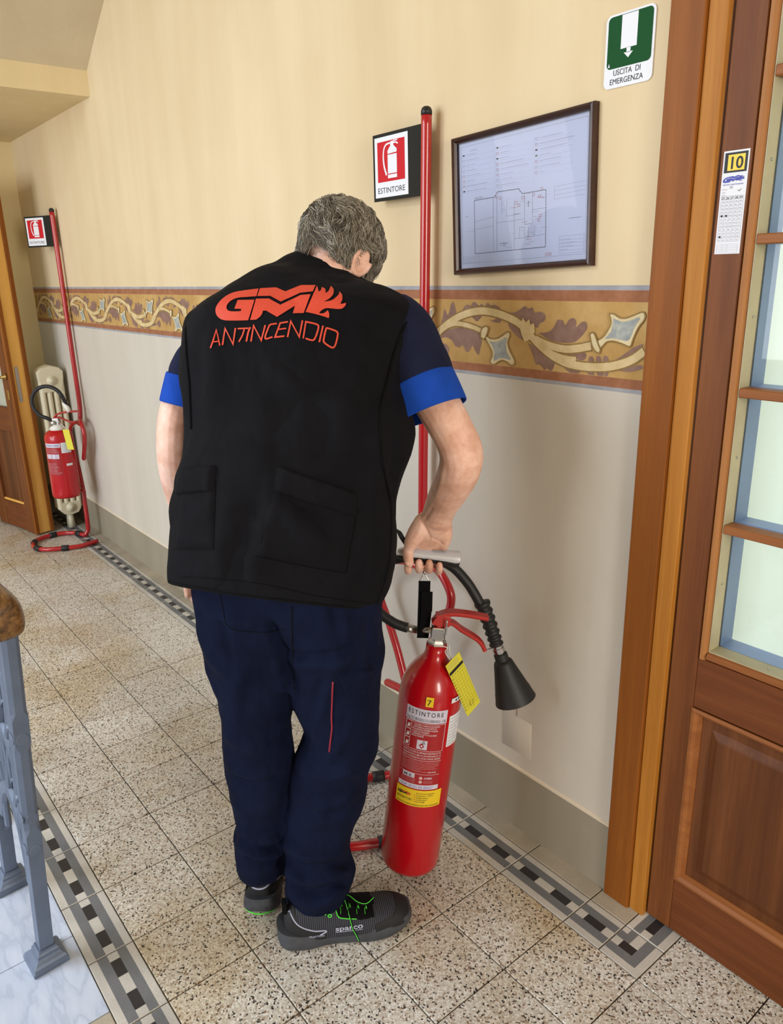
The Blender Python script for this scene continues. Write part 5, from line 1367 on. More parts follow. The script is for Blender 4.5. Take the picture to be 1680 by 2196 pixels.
# right hand: palm towards the camera, fingers closing round the scale from behind
HD = SD - 1.735
def hp_(x, y, d): return atd(x, y, d+HD)
def palm(rows, lat):
    P = np.array([[*hp_(x, y, d), a, b] for x, y, d, a, b in rows]); P = cr(P, 14)
    return tube(P[:, :3], P[:, 3], 22, True, lat, P[:, 4]/P[:, 3])
hlat = unit(RH*.97 + CU*-.1)
parts.append(palm([(940, 1104, 1.672, .0345, .029), (931, 1126, 1.694, .0385, .0245), (923, 1146, 1.713, .0420, .0205), (918, 1164, 1.733, .0430, .0175), (913, 1180, 1.753, .0425, .0135), (911, 1190, 1.762, .0400, .0110)], hlat))
def digit(rows, n=18):
    P = cr([[*hp_(x, y, d), r] for x, y, d, r in rows], n); return tube(P[:, :3], P[:, 3], 14, dome=True)
parts.append(digit([(908, 1118, 1.688, .0200), (894, 1142, 1.694, .0205), (884, 1160, 1.698, .0175), (878, 1176, 1.703, .0125)]))            # ball of the thumb
parts.append(digit([(884, 1162, 1.700, .0150), (877, 1178, 1.703, .0122), (876, 1193, 1.706, .0120), (878, 1207, 1.711, .0104)]))          # thumb over the grip
parts.append(digit([(950, 1122, 1.694, .0200), (953, 1148, 1.712, .0185), (950, 1168, 1.735, .0150)]))                                    # outer edge of the palm
FT = [(877, -2, .0098, 1215), (899, 0, .0103, 1212), (920, 1, .0102, 1213), (940, 3, .0088, 1217)]
for x, dx, r, yt in FT:
    parts.append(digit([(x+2, 1170, 1.752, r*1.1), (x, 1186, 1.7655, r), (x, 1203, 1.768, r*.97), (x+dx*.3, yt+7, 1.757, r*.95), (x+dx*.6, yt+8, 1.738, r*.95), (x+dx, yt+1, 1.7215, r*.92), (x+dx, yt-6, 1.717, r*.82)], 26))
# left hand, hanging relaxed in front of the thigh
parts.append(palm([(420, 1165, 1.672-HD, .030, .024), (421, 1195, 1.688-HD, .038, .016), (423, 1228, 1.70-HD, .042, .014)], RH))
for i, (x, ln_, r) in enumerate([(398, 56, .0090), (411, 64, .0094), (424, 64, .0095), (437, 56, .0092)]):
    parts.append(digit([(x+1, 1222, 1.70-HD, r*1.1), (x+2, 1222+ln_*.45, 1.712-HD, r), (x+4, 1222+ln_*.8, 1.702-HD, r*.92), (x+5, 1222+ln_, 1.688-HD, r*.82)]))
parts.append(digit([(445, 1185, 1.69-HD, .014), (460, 1215, 1.685-HD, .011), (462, 1245, 1.685-HD, .0095)]))
g = G()
for v, f in parts: g.add(v, f)
body = mk('body', g.v, g.f, MAT['skin'], man)
rm = body.modifiers.new('r', 'REMESH'); rm.mode = 'VOXEL'; rm.voxel_size = .0024; rm.use_smooth_shade = True
sm = body.modifiers.new('s', 'SMOOTH'); sm.factor = .5; sm.iterations = 5
applied(body); body.data.polygons.foreach_set('use_smooth', [True]*len(body.data.polygons))
def pxproj(P):
    d = np.asarray(P) - CAM; z = d@FW; return np.c_[840+FPX*(d@CR)/z, 1098-FPX*(d@CU)/z]
def folds(o, items, soft=1.0, gain=1.0):
    """press creases into the camera-side cloth: (polyline, half width in px, height in m; negative = valley)"""
    me = o.data; n = len(me.vertices); co = np.empty(n*3); me.vertices.foreach_get('co', co); co = co.reshape(-1, 3)
    no = np.empty(n*3); me.vertices.foreach_get('normal', no); no = no.reshape(-1, 3)
    W = co + A(*man.location); q = pxproj(W); facing = np.clip(-((W-CAM)*no).sum(1)/np.linalg.norm(W-CAM, axis=1)*2.5, 0, 1)
    h = np.zeros(n)
    for pts, w, amp in items:
        w = w*soft; amp = amp*gain
        P = cr(np.c_[np.array(pts, float), np.zeros(len(pts))], 10*len(pts))[:, :2] if len(pts) > 2 else np.linspace(pts[0], pts[1], 20)
        lo, hi = P.min(0)-3*w, P.max(0)+3*w; idx = np.where(((q > lo) & (q < hi)).all(1))[0]
        if not len(idx): continue
        d2 = ((q[idx][:, None, :]-P[None])**2).sum(2); k = d2.argmin(1); u = k/(len(P)-1)
        h[idx] += amp*np.exp(-d2[np.arange(len(idx)), k]/w**2)*np.clip(np.minimum(u, 1-u)*5+.15, 0, 1)
    co += no*(h*facing)[:, None]; me.vertices.foreach_set('co', co.ravel()); me.update()

HANDLINES = [([(904, 1120), (914, 1136), (921, 1150), (922, 1160)], 3.2, -.0030), ([(922, 1160), (910, 1168), (893, 1176)], 3.0, -.0022), ([(912, 1119), (930, 1123), (952, 1126)], 2.6, -.0015), ([(922, 1152), (940, 1160), (955, 1172)], 2.6, -.0016), ([(920, 1138), (940, 1140), (956, 1138)], 2.2, -.0010),
    ([(930, 1085), (918, 1104), (908, 1120)], 4, -.0018), ([(905, 1130), (898, 1146), (890, 1158)], 5, .0015), ([(874, 1184), (884, 1184)], 2, -.0010), ([(885, 1168), (893, 1172), (890, 1180)], 2, -.0012), ([(948, 1000), (945, 1040), (930, 1080)], 7, .0022), ([(1012, 968), (1024, 985), (1020, 1003)], 7, .0020), ([(985, 955), (1003, 962)], 4, -.0012)]
HANDLINES += [([(x, 1196), (x, 1208), (x, 1226)], 1.9, -.0045) for x in (888.5, 909.5, 930)] + [([(x-7, y), (x+7, y)], 1.5, -.0012) for x, y in ((899, 1213), (920, 1214), (941, 1219))]
folds(body, HANDLINES)
for sg in (1, -1): mk('eye', *ellipsoid(Hp(.032*sg, .0725, -.004), (.0118, .0118, .0118), HAX, 16, 10), MAT['eye_white'], man)
# thumb nail
na = hp_(875, 1205, 1.7010); 
mk('thumb_nail', *ellipsoid(na, (.0062, .0022, .0080), np.array([RH, FW, np.cross(RH, FW)]), 12, 8), MAT['skin'], man)

# --- hair: a scalp cap and short wavy strands that follow the head
def scalp(u, w): pass
def in_hair(p):
    """p in head coordinates on the skull surface"""
    x, y, z = p
    if z < -.036+.3*max(0, -y-.05): return False
    if y > .055 and z < .058: return False
    if y > .030 and z < -.035: return False
    if abs(x) > .055 and -.045 < z < .022 and -.032 < y < .026: return False
    return True
SK = (.0800, .1010, .0860); SKC = A(0, -.008, .028); side_c = A(0, .0, -.02); side_r = A(.0765, .086, .086)
def skull(d):
    """outermost point of the hair-bearing skull in direction d from the head centre"""
    d = unit(d); best = 0
    for c, r in ((SKC, A(*SK)), (side_c, side_r)):
        o = -c/r; q = d/r; a = q@q; b = 2*(o@q); cc = o@o-1; D = b*b-4*a*cc
        if D > 0: best = max(best, (-b+math.sqrt(D))/(2*a))
    return d*best
bm = bmesh.new(); bmesh.ops.create_icosphere(bm, subdivisions=5, radius=1)
keep = []
for vtx in bm.verts:
    p = skull(A(*vtx.co)); nz_ = math.sin(p[0]*190+p[2]*90)*math.sin(p[1]*150-p[2]*120)*.0018
    vtx.co = Vector(p*(1.016+nz_*6))
bmesh.ops.delete(bm, geom=[f for f in bm.faces if not in_hair(f.calc_center_median())], context='FACES')
bm.verts.index_update()
hv = [Hp(*q.co) for q in bm.verts]; hf = [[q.index for q in f.verts] for f in bm.faces]; bm.free()
hair = mk('hair', hv, hf, MAT['hair'], man, label='short wavy grey hair')
hair.modifiers.new('s', 'SOLIDIFY').thickness = .006; applied(hair)
hg = G(); crown_c = A(-.012, -.062, .082)
def hair_tube(pts, n, w, m):
    b = len(hg.v); v = []; k = len(pts)
    for i, q in enumerate(pts):
        d = unit(pts[min(i+1, k-1)]-pts[max(i-1, 0)]); x = unit(np.cross(d, n)+1e-9); y = np.cross(d, x); u = (1, 1, .95, .7, .2)[min(4, int(5*i/k))]
        for a in (0, 2.09, 4.19): v.append(Hp(*(q + (x*math.cos(a)+y*math.sin(a))*w*u)))
    hg.add(v, [(i*3+j, i*3+(j+1) % 3, (i+1)*3+(j+1) % 3, (i+1)*3+j) for i in range(k-1) for j in range(3)], m)
def strand(p, beard=False):
    n = unit(p-A(0, .02, -.05)); t = A(0, -.3, -1)
    f_ = unit(t - n*(t@n) + .5*rng.normal(size=3)); L = rng.uniform(.008, .014); sd = np.cross(n, f_)
    hair_tube([p + f_*L*u + n*(.0035*u) + sd*.002*math.sin(u*3) for u in (0, .35, .7, 1)], n, rng.uniform(.0006, .0009), int(rng.choice(3, p=[.5, .5, 0])))
def follow(p, L, flow, wave, ph, h, k=7):
    """a lock walks over the skull along the flow direction, waving sideways and lifting"""
    pts = []; q = p.copy()
    for i in range(k):
        u = i/(k-1); n = unit(q-A(0, -.006, .012)); f_ = flow(q, n); sd = np.cross(n, f_)
        base = skull(q); pts.append(base*1.0 + n*(.0025 + h*math.sin(min(1, u*1.15)*2.3)) + sd*wave*math.sin(ph+u*4.6))
        q = base + f_*L/(k-1)
    return pts, n
def flow(q, n):
    t = q-crown_c; t = t-n*(t@n); r_ = np.linalg.norm(t)+1e-6
    sw = np.cross(n, t/r_)*.8*math.exp(-r_/.06); d = A(.15, -.15, -.12); wob = A(math.sin(q[0]*70+q[2]*45), math.sin(q[2]*60-q[1]*40), math.sin(q[1]*65+q[0]*30))*.75
    v = t/r_ + sw + d + wob; v = v-n*(v@n); return unit(v+1e-6)
nl = 0
while nl < 1500:
    p = skull(rng.normal(size=3))
    if not in_hair(p): continue
    nl += 1; low_ = p[2] < -.02
    L = rng.uniform(.022, .040)*(.4 if low_ else 1); wv = rng.uniform(-1, 1)*.0075*(.4 if low_ else 1); ph = rng.uniform(0, 6.28); h = rng.uniform(.005, .015)*(.3 if low_ else 1); m0 = int(rng.choice(3, p=[.45, .33, .22]))
    for _ in range(13):
        o = p + rng.normal(size=3)*.0036; o = skull(o)
        pts, n = follow(o, L*rng.uniform(.8, 1.15), flow, wv+rng.normal()*.0008, ph+rng.normal()*.25, h*rng.uniform(.75, 1.2))
        hair_tube(pts, n, rng.uniform(.00045, .0008), m0 if rng.random() < .7 else int(rng.choice(3)))
# beard along the jaw and in front of the ear
cnt = 0
while cnt < 1500:
    d = rng.normal(size=3); d = unit(d)
    p = A(0, .028, -.050) + d*A(.060, .062, .064)
    if p[2] < -.03 and p[1] > .005 and abs(p[0]) > .018 or (p[1] > .01 and p[1] < .04 and p[2] < 0 and abs(p[0]) > .05): strand(p*1.0+d*.002, True); cnt += 1
st_h = hg.mk('hair_strands', [MAT['hair'], MAT['hair_light'], MAT['hair_dark']], hair, kind='stuff')

# --- clothing
def cloth(o, sub=1, disp=(), thick=0, smooth=0):
    if thick:
        m = o.modifiers.new('t', 'SOLIDIFY'); m.thickness = thick; m.offset = -1
    if sub:
        m = o.modifiers.new('s', 'SUBSURF'); m.levels = sub; m.render_levels = sub
    for tex, st in disp:
        m = o.modifiers.new('d', 'DISPLACE'); m.texture = tex; m.strength = st; m.mid_level = .5; m.texture_coords = 'GLOBAL'
    if smooth:
        m = o.modifiers.new('sm', 'SMOOTH'); m.iterations = smooth; m.factor = .5
    applied(o); o.data.polygons.foreach_set('use_smooth', [True]*len(o.data.polygons)); return o
def clouds(name, size, depth=1):
    t = bpy.data.textures.new(name, 'CLOUDS'); t.noise_scale = size; t.noise_depth = depth; return t
tx_big, tx_mid = clouds('folds_big', .17, 1), clouds('folds_mid', .065, 1)

# vest
vr = vest_rings(40, 1, 1, seg=56)
v, f = loft(vr)
vest = mk('vest', v, f, MAT['vest'], man, label='black sleeveless work vest with pockets')
cloth(vest, 1, ((tx_big, .022), (tx_mid, .007)), .004)
folds(vest, [([(880, 690), (840, 780), (815, 880), (800, 1000)], 16, .007), ([(850, 740), (815, 830), (790, 940)], 12, -.006), ([(560, 760), (620, 820), (720, 860), (800, 870)], 22, .005), ([(780, 760), (740, 880), (730, 1010)], 20, .005),
      ([(600, 1010), (570, 1120), (535, 1250)], 13, .008), ([(560, 1060), (520, 1180), (505, 1255)], 12, -.007), ([(500, 1060), (478, 1150), (468, 1240)], 12, .006), ([(620, 1070), (680, 1110), (740, 1180)], 11, -.008), ([(600, 1070), (650, 1140), (720, 1200)], 14, .006), ([(440, 700), (455, 800), (440, 920)], 18, .005), ([(830, 960), (800, 1060), (790, 1180), (800, 1280)], 12, .006), ([(845, 900), (850, 980), (838, 1060)], 8, -.006), ([(700, 700), (760, 690), (850, 700)], 12, -.003), ([(440, 690), (430, 760), (425, 850)], 10, -.003)], 1.15, 1.5)
bm = bmesh.new(); bm.from_mesh(vest.data); vtree = BVHTree.FromBMesh(bm); bm.free()
def on_cloth(tree, off, x, y, lift, dist=None):
    r = Vector(ray(x, y)); r.normalize(); h = tree.ray_cast(Vector(CAM-off), r)
    if h[0] is None: return None
    n = h[1] if h[1].dot(r) < 0 else -h[1]
    return A(*(h[0])) + off + A(*n)*lift
voff = A(*man.location)
def decal(name, polys, tree, mat, parent, lift=.0012, maxlen=5, label=None, kind=None):
    g = G()
    for p in polys:
        v, f = poly2d([p], maxlen)
        q = [on_cloth(tree, voff, a, b, lift) for a, b in v]; ok = [i for i, z in enumerate(q) if z is not None]
        f = [t for t in f if all(q[i] is not None for i in t)]; q = [z if z is not None else voff for z in q]
        g.add(q, f)
    return g.mk(name, mat, parent, label=label, kind=kind, smooth=False) if g.f else None
def seam(name, pts, tree, mat, parent, r=.0016, lift=.0006, n=40, label=None):
    P = cr(np.c_[np.array(pts, float), np.zeros(len(pts))], n)[:, :2] if len(pts) > 2 else np.linspace(pts[0], pts[1], n)
    q = [on_cloth(tree, voff, a, b, lift) for a, b in P]; q = [z for z in q if z is not None]
    if len(q) < 3: return None
    return mk(name, *tube(q, r, 6), mat, parent, label=label)
gpx = lambda pl: [(440+a/5.25, 590+b/5.25) for a, b in pl]
decal('emblem', [gpx(p) for p in GM], vtree, MAT['orange_print'], vest, .0016, 6, 'orange printed GM emblem with flames')
LET = [([(65, 825), (100, 720), (130, 622), (168, 798)], 15), ([(92, 757), (165, 748)], 12), ([(198, 792), (230, 605), (318, 782), (345, 600)], 17), ([(370, 607), (492, 602)], 15), ([(448, 605), (425, 680), (384, 756)], 14),
       ([(512, 590), (488, 650), (468, 752)], 17), ([(520, 752), (550, 572), (635, 738), (680, 568)], 17), ([(810, 550), (738, 563), (718, 590), (680, 716), (762, 700)], 16), ([(936, 530), (848, 545), (790, 702), (896, 690)], 16), ([(832, 615), (916, 604)], 14),
       ([(930, 702), (968, 525), (1062, 700), (1098, 515)], 17), ([(1136, 520), (1105, 716)], 15), ([(1138, 530), (1250, 556), (1277, 585), (1238, 715), (1208, 738), (1132, 715)], 17), ([(1327, 572), (1287, 760)], 17)]
polys = []
for p, w in LET:
    if len(p) > 4: p = [tuple(z) for z in cr(np.c_[np.array(p, float), np.zeros(len(p))], 5*len(p))[:, :2]]
    for q in stroke(p, w*1.12): polys.append(gpx(q))
for q in stroke(_soft([(1364, 603), (1388, 604), (1470, 634), (1494, 662), (1466, 790), (1432, 822), (1350, 772), (1334, 742)], 4, 85), 19, True): polys.append(gpx(q))
decal('lettering', polys, vtree, MAT['orange_print'], vest, .0017, 6, 'orange printed word ANTINCENDIO')
# armhole bindings, hem, pocket flaps and pockets
seam('armhole_binding', [(886, 662), (872, 690), (856, 726), (842, 770), (832, 815), (822, 855), (815, 900), (818, 960), (826, 1020), (838, 1075)], vtree, MAT['vest_trim'], vest, .0034, .0010, 60)
seam('armhole_binding', [(398, 700), (401, 760), (406, 820), (409, 870), (411, 920)], vtree, MAT['vest_trim'], vest, .0030, .0010)
seam('yoke_seam', [(433, 655), (520, 640), (640, 632), (760, 636), (868, 665)], vtree, MAT['vest_trim'], vest, .0006, .0)
seam('side_seam', [(838, 1075), (840, 1140), (832, 1220), (808, 1300)], vtree, MAT['vest_trim'], vest, .0018, .0004)
def patch(name, quad, bulge, mat=None, label=None):
    """raised cloth piece over the vest: 4 corners in the image, rounded cushion of the given thickness"""
    a, b, c, d = [np.array(p, float) for p in quad]; n = 16; top = []; v = []
    for i in range(n+1):
        for j in range(n+1):
            s, t = j/n, i/n; p = (a*(1-s)+b*s)*(1-t)+(d*(1-s)+c*s)*t
            e = min(s, 1-s, t, 1-t); h = bulge*min(1, (e*9))**.5 if e > 0 else -.001
            q = on_cloth(vtree, voff, p[0], p[1], h)
            v.append(q if q is not None else voff)
    f = [(i*(n+1)+j, i*(n+1)+j+1, (i+1)*(n+1)+j+1, (i+1)*(n+1)+j) for i in range(n) for j in range(n)]
    return mk(name, v, f, mat or MAT['vest'], vest, label=label)
patch('pocket', [(390, 1030), (463, 1030), (459, 1178), (374, 1178)], .0050); patch('pocket_flap', [(391, 1003), (466, 996), (460, 1056), (377, 1063)], .0115)
patch('pocket', [(583, 1040), (768, 1090), (740, 1232), (545, 1192)], .0060); patch('pocket_flap', [(593, 997), (768, 1056), (768, 1112), (584, 1055)], .0125)
for a in ([(463, 1030), (459, 1178)], [(459, 1178), (370, 1178)], [(768, 1090), (742, 1230)], [(742, 1230), (640, 1212), (545, 1192)], [(392, 1009), (464, 1002)], [(594, 1003), (766, 1063)]): seam('stitch_line', a, vtree, MAT['vest_trim'], vest, .0009, .0006, 24)
hem = vr[-1]; mk('hem_binding', *tube(np.array(hem+[hem[0]]), .0042, 8, False), MAT['vest_trim'], vest)
seam('hem_stitch', [(380, 1236), (450, 1240), (560, 1252), (680, 1278), (800, 1296)], vtree, MAT['vest_trim'], vest, .0010, .0004, 50)
# standing collar and the polo collar inside it
colr = [ring(y, xl, xr, dp, d, p, .42, 2.0, 40) for y, xl, xr, dp, d, p in ((586, 626, 784, 1.558, .064, .12), (577, 634, 776, 1.564, .058, .14), (569, 642, 769, 1.568, .055, .16))]
o = mk('collar', *loft(colr), MAT['vest'], vest); cloth(o, 1, (), .005)
# polo: sleeves with blue cuffs, blue collar
def sleeve(rows, cuff, side):
    P = cr([[*atd(x, y, d), r] for x, y, d, r in rows], 20); v, f = tube(P[:, :3], P[:, 3], 32, False, None, 1.0)
    s = mk('sleeve', v, f, MAT['polo_navy'], man, label='navy polo sleeve'); cloth(s, 1, ((tx_mid, .006),), .0025)
    C = cr([[*atd(x, y, d), r] for x, y, d, r in cuff], 6); o = mk('cuff', *tube(C[:, :3], C[:, 3], 32, False), MAT['polo_blue'], s, label='bright blue cuff'); cloth(o, 1, (), .003)
sleeve([(820, 690, 1.515, .070), (850, 720, 1.510, .076), (880, 780, 1.505, .0755), (898, 830, 1.503, .0755)], [(894, 822, 1.5030, .0778), (908, 854, 1.501, .0788), (922, 889, 1.499, .0798)], 1)
sleeve([(480, 728, 1.515, .042), (444, 760, 1.522, .050), (424, 800, 1.530, .0545), (418, 818, 1.536, .0540)], [(419, 812, 1.536, .0585), (411, 846, 1.540, .0590), (405, 874, 1.543, .0595)], -1)
pc_ = [ring(y, xl, xr, dp, d, p, .34, 2.0, 40) for y, xl, xr, dp, d, p in ((594, 648, 776, 1.566, .052, .1), (580, 656, 773, 1.569, .051, .14), (572, 660, 771, 1.571, .050, .14))]
o = mk('polo_collar', *loft(pc_), MAT['polo_blue'], man, label='bright blue polo collar'); cloth(o, 1, (), .003)
# trousers: both legs and the seat fused into one cloth surface
g = G()
g.add(*loft(legs(LEG_L, 40, 40), True, True)); g.add(*loft(legs(LEG_R, 44, 40), True, True))
seat = [(1130, 420, 815, 1.52, .115, .25, .05), (1200, 415, 822, 1.53, .125, .2, .03), (1300, 428, 818, 1.555, .122, .1, 0), (1380, 455, 806, 1.585, .100, 0, 0), (1450, 505, 770, 1.61, .072, 0, 0)]
g.add(*loft([ring(*r[:5], r[5], r[6], 2.2, 40) for r in table(seat, 16)], True, True))
tr_ = mk('trousers', g.v, g.f, MAT['trousers'], man, label='navy work trousers with red piping')
m = tr_.modifiers.new('r', 'REMESH'); m.mode = 'VOXEL'; m.voxel_size = .0055; m.use_smooth_shade = True
m = tr_.modifiers.new('s', 'SMOOTH'); m.factor = .5; m.iterations = 6
cloth(tr_, 0, ((tx_big, .020), (tx_mid, .012)), 0, 3)
folds(tr_, [([(575, 1330), (605, 1400), (632, 1500)], 9, -.012), ([(560, 1340), (500, 1335), (455, 1320)], 9, .005), ([(600, 1405), (690, 1408), (760, 1385)], 7, -.007), ([(610, 1420), (700, 1422), (770, 1400)], 9, .006), ([(740, 1310), (735, 1370), (700, 1480), (650, 1600)], 14, .007), ([(700, 1440), (672, 1530), (640, 1610)], 10, -.007),
      ([(500, 1650), (560, 1662), (620, 1640)], 8, .006), ([(497, 1668), (560, 1684), (618, 1660)], 7, -.006), ([(480, 1560), (540, 1600), (620, 1600)], 12, .006), ([(640, 1640), (700, 1665), (780, 1650)], 9, .006), ([(630, 1700), (700, 1730), (770, 1700)], 9, .006), ([(630, 1722), (700, 1748), (765, 1722)], 8, -.006),
      ([(505, 1770), (560, 1800), (612, 1790)], 7, .008), ([(507, 1790), (560, 1818), (612, 1806)], 6, -.007), ([(512, 1815), (560, 1836), (610, 1822)], 6, .008), ([(520, 1836), (560, 1850), (608, 1840)], 5, -.006), ([(605, 1800), (660, 1836), (750, 1820)], 8, .007), ([(606, 1830), (660, 1862), (752, 1846)], 7, -.006), ([(606, 1855), (660, 1888), (758, 1862)], 8, .009), ([(610, 1885), (670, 1915), (752, 1888)], 6, -.008), ([(614, 1908), (675, 1938), (745, 1905)], 7, .008),
      ([(520, 1420), (505, 1500), (500, 1600)], 14, .005), ([(700, 1260), (720, 1330), (735, 1400)], 10, -.006), ([(790, 1320), (795, 1400), (806, 1450)], 8, -.005), ([(470, 1300), (480, 1360), (500, 1420)], 8, -.005), ([(760, 1520), (740, 1580), (700, 1640)], 10, .005)], 1.35, 1.7)
bm = bmesh.new(); bm.from_mesh(tr_.data); ttree = BVHTree.FromBMesh(bm); bm.free()
seam('piping', [(714, 1462), (712, 1500), (711, 1540), (712, 1560), (709, 1590), (707, 1612)], ttree, plain('piping_red', '8e2034', .6), tr_, .0018, .0008, 30, 'thin red piping')
def tpatch(name, quad, bulge):
    a, b, c, d = [np.array(p, float) for p in quad]; n = 12; v = []
    for i in range(n+1):
        for j in range(n+1):
            s, t = j/n, i/n; p = (a*(1-s)+b*s)*(1-t)+(d*(1-s)+c*s)*t
            e = min(s, 1-s, t, 1-t); q = on_cloth(ttree, voff, p[0], p[1], bulge*min(1, e*9)**.5 if e > 0 else -.001); v.append(q if q is not None else voff)
    mk(name, v, [(i*(n+1)+j, i*(n+1)+j+1, (i+1)*(n+1)+j+1, (i+1)*(n+1)+j) for i in range(n) for j in range(n)], MAT['trousers'], tr_)
tpatch('cargo_pocket', [(716, 1452), (800, 1440), (796, 1600), (712, 1608)], .0040); tpatch('cargo_flap', [(717, 1444), (803, 1430), (795, 1482), (738, 1494)], .0080)
seam('inseam_stitch', [(626, 1300), (628, 1400), (632, 1480)], ttree, MAT['vest_trim'], tr_, .0012, 0, 24)
seam('back_pocket_stitch', [(470, 1262), (478, 1300), (492, 1345), (560, 1356), (610, 1350)], ttree, MAT['vest_trim'], tr_, .0008, 0.0003, 40)

# --- shoes
def shoe(heel, toe, name, label, right=True):
    h = A(heel[0], heel[1], 0); t = A(toe[0], toe[1], 0); d = unit(t-h); L = np.linalg.norm(t-h); s = np.array([d[1], -d[0], 0])      # s: to the right of the wearer
    if not right: s = s
    P = lambda u, x, z: h + d*u*L + s*x + ZUP*z
    root = mk(name, *loft([[P(u, w*math.cos(a), .030 + (zt-.030)*max(0, math.sin(a))**.75 if math.sin(a) > 0 else .030 + .012*math.sin(a)) for a in np.linspace(0, 2*PI, 33)[:-1]]
              for u, w, zt in ((.035, .016, .072), (.06, .028, .094), (.12, .036, .103), (.22, .040, .102), (.33, .042, .099), (.45, .046, .092), (.56, .0495, .080), (.68, .051, .071), (.80, .049, .067), (.89, .044, .062), (.945, .034, .054), (.978, .018, .042))], True, True),
              stripes('knit_upper_'+name+('r' if right else 'l'), '0d0e11', '3d404e', d, .0046, .5), man, label=label)
    m = root.modifiers.new('s', 'SUBSURF'); m.levels = 3; m.render_levels = 3; applied(root); fixnormals(root); root.data.polygons.foreach_set('use_smooth', [True]*len(root.data.polygons))
    # sole with a flared heel and a toe spring
    out = [(.0, .005, .026), (.004, .014, .021), (.013, .024, .016), (.03, .033, .011), (.08, .041, .006), (.2, .043, .003), (.35, .040, .004), (.5, .044, .003), (.65, .051, .001), (.78, .051, .003), (.88, .045, .010), (.95, .034, .017), (.99, .018, .022)]
    rows = []
    for u, w, zb in [tuple(r) for r in cr(np.array(out), 34)]:
        zt = .040+.014*max(0, .16-u)/.16 + .004*max(0, u-.8)/.2; fl_ = 1.06 if u < .12 else 1.0
        rows.append([P(u-.022*max(0, 1-u/.12), x*w, z) for x, z in ((-.92, zb), (-1*fl_, zb+.007), (-1*fl_, .022 if zb < .02 else zb+.009), (-.97, zt-.004), (-.93, zt), (.93, zt), (.97, zt-.004), (fl_, .022 if zb < .02 else zb+.009), (fl_, zb+.007), (.92, zb))])
    mk('sole', *loft(rows, True, True), MAT['shoe_sole'], root, sharp=60)
    bm = bmesh.new(); bm.from_mesh(root.data); tree = BVHTree.FromBMesh(bm); bm.free()
    def pr(u, z, side, lift):
        """project side-view coordinates onto the upper (sliding down to its ridge when above it)"""
        for k in range(16):
            o = P(u, side*.2, z-.003*k); hit = tree.ray_cast(Vector(o-voff), Vector(-s*side))
            if hit[0] is not None: return A(*hit[0])+voff + s*side*lift + ZUP*(lift*.5 if k else 0)
        return None
    def pb(x, z, lift):
        """project onto the heel from behind"""
        hit = tree.ray_cast(Vector(P(-.4, x, z)-voff), Vector(d)); return None if hit[0] is None else A(*hit[0])+voff-d*lift
    def inside(pt, poly):
        c = False; j = len(poly)-1
        for i in range(len(poly)):
            (x1, y1), (x2, y2) = poly[i], poly[j]
            if (y1 > pt[1]) != (y2 > pt[1]) and pt[0] < (x2-x1)*(pt[1]-y1)/(y2-y1)+x1: c = not c
            j = i
        return c
    me = root.data; vn = [A(*(q_.co))+voff+A(*q_.normal)*.0011 for q_ in me.vertices]; vn0 = [A(*(q_.co))+voff for q_ in me.vertices]
    def zone(nm, poly, mat, lab=None):
        """a panel stitched over the upper: its faces lifted a millimetre"""
        fs = [list(f.vertices) for f in me.polygons if inside((((A(*f.center)+voff)-h)@d/L, f.center[2]+voff[2]), poly)]
        use = sorted({i for f in fs for i in f}); mp = {i: k for k, i in enumerate(use)}
        if fs: mk(nm, [vn[i] for i in use], [[mp[i] for i in f] for f in fs], mat, root, label=lab)
    zone('heel_counter', [(-.2, -.1), (.34, -.1), (.335, .048), (.24, .052), (.13, .070), (.075, .2), (-.2, .2)], MAT['shoe_grey'])
    zone('toe_cap', [(.72, -.1), (1.2, -.1), (1.2, .2), (.93, .2), (.90, .068), (.84, .055), (.70, .048), (.69, .040)], MAT['shoe_grey'])
    zone('lace_panel', [(.395, .2), (.41, .090), (.425, .077), (.47, .071), (.60, .061), (.70, .060), (.735, .2)], MAT['shoe_black'])
    def cord(nm, pts, r, mat, side, lift=.001, n=24):
        C = cr(np.c_[np.array(pts, float), np.zeros(len(pts))], n)[:, :2] if len(pts) > 2 else np.linspace(pts[0], pts[1], n); q = [pr(a, b, side, lift) for a, b in C]; q = [z for z in q if z is not None]
        if len(q) > 2: mk(nm, *tube(q, r, 6), mat, root)
    for side in (1,):
        cord('heel_piping', [(.07, .099), (.13, .071), (.24, .0535), (.335, .0495), (.285, .040)], .0016, MAT['lilac'], side)
        cord('neon_piping', [(.33, .083), (.36, .086), (.40, .100), (.425, .077), (.47, .071), (.56, .065)], .0013, MAT['neon'], side)
        for u in (.44, .50, .56, .62): cord('lace', [(u, .078-.012*(u-.44)/.18), (u+.02, .12)], .0014, MAT['shoe_black'], side, .0022, 14); cord('lace', [(u+.008, .080-.012*(u-.44)/.18), (u+.028, .12)], .0006, MAT['neon'], side, .0030, 14)
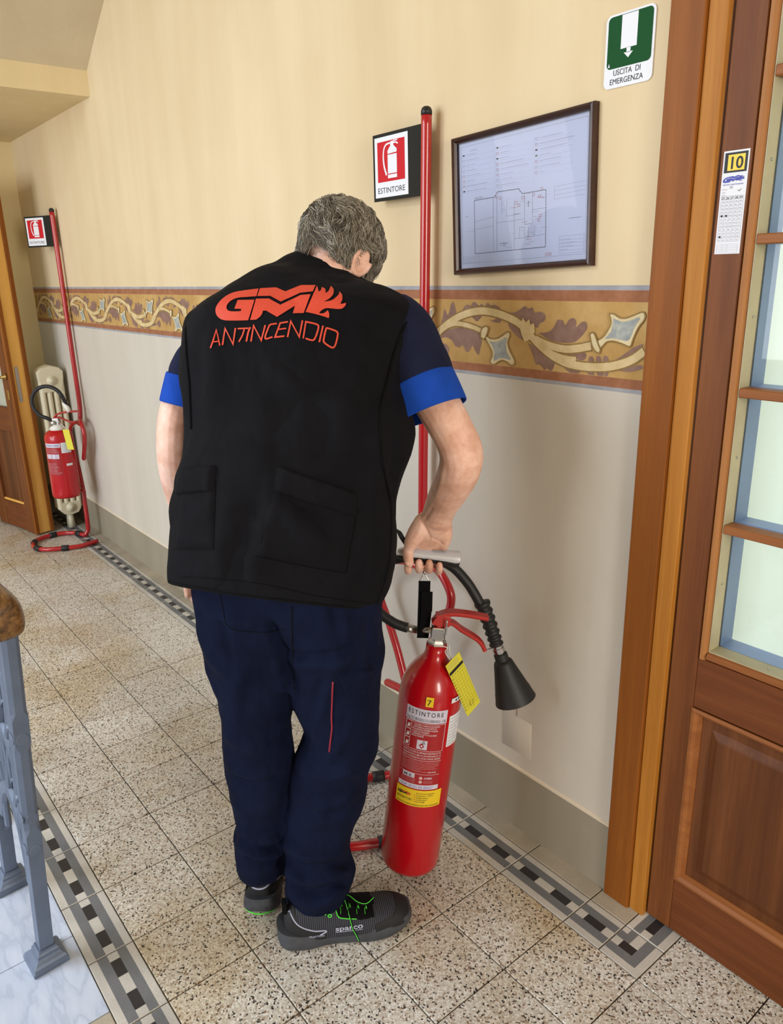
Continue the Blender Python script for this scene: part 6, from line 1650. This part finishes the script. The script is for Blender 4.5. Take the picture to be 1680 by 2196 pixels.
    # lettering on the outer side
    if right:
        for txt, u0, z0, sz, wd, m in (('sparco', .40, .048, .0155, .062, 'lilac'), ('TRACTION', .205, .0375, .0062, .034, 'lilac')):
            v, f = text2d(txt, sz, width=wd, bold=.02); q = [pr(u0+a/L, z0+b, 1, .0028) for a, b in v]; f = [t for t in f if all(q[i] is not None for i in t)]
            if f: mk('lettering', [z if z is not None else voff for z in q], f, MAT[m], root)
        cord('lettering_underline', [(.40, .0445), (.60, .0445)], .0007, MAT['lilac'], 1, .002)
        bow = P(.50, .012, .102)
        mk('lace', *tube(cr([P(.47, .0, .100), P(.52, .012, .106), P(.58, .030, .100), P(.64, .036, .098), P(.70, .028, .104)], 18), .0019, 6), MAT['shoe_black'], root)
        mk('lace', *tube(cr([P(.47, .0, .1025), P(.52, .012, .1085), P(.58, .030, .1025), P(.64, .036, .1005), P(.70, .028, .1065)], 18), .0008, 6), MAT['neon'], root)
        q = [P(.48, .0, .103)] + [z for z in (pr(a, b, 1, .004) for a, b in ((.50, .088), (.515, .070), (.525, .052), (.545, .038))) if z is not None] + [P(.565, .058, .022)]
        mk('lace', *tube(cr(q, 24), .0017, 6), MAT['shoe_black'], root); mk('lace', *tube(cr(np.array(q)+s*.0012+d*-.001, 24), .0009, 6), MAT['neon'], root)
        mk('eyelet_ring', *tube([P(.365, .040, .088)+d*.004*math.cos(a)+ZUP*.004*math.sin(a) for a in np.linspace(0, 2*PI, 14)], .0012, 6, False), MAT['neon'], root)
    else:
        mk('neon_piping', *tube([P(-.026+.17*(x/.037)**2*.35, x*1.02, .0135) for x in np.linspace(-.037, .037, 16)], .0016, 6), MAT['neon'], root)
        q = [pb(x, .070+.010*(x/.03)**2, .0012) for x in np.linspace(-.032, .032, 16)]; q = [z for z in q if z is not None]
        if len(q) > 3: mk('heel_piping', *tube(q, .0022, 6), MAT['lilac'], root)
        v = []; f = []; m_ = 11
        for i, z in enumerate(np.linspace(.040, .066, 6)):
            for x in np.linspace(-.034, .034, m_): p_ = pb(x, z+.010*(x/.034)**2*(i/5), .0014); v.append(p_ if p_ is not None else P(.02, x, z))
        mk('heel_counter', v, [(i*m_+k, i*m_+k+1, (i+1)*m_+k+1, (i+1)*m_+k) for i in range(5) for k in range(m_-1)], MAT['shoe_grey'], root)
    mk('heel_tab', *box(P(.045, .0, .098), (.012, .006, .014), [s, d, ZUP], .002), MAT['shoe_black'], root, smooth=False)
    return root
shoe((1.022, .262), (1.163, .535), 'shoe', 'black striped safety shoe with neon green laces, seen from the side', True)
shoe((.928, .262), (.705, .445), 'shoe', 'black safety shoe seen from the heel', False)
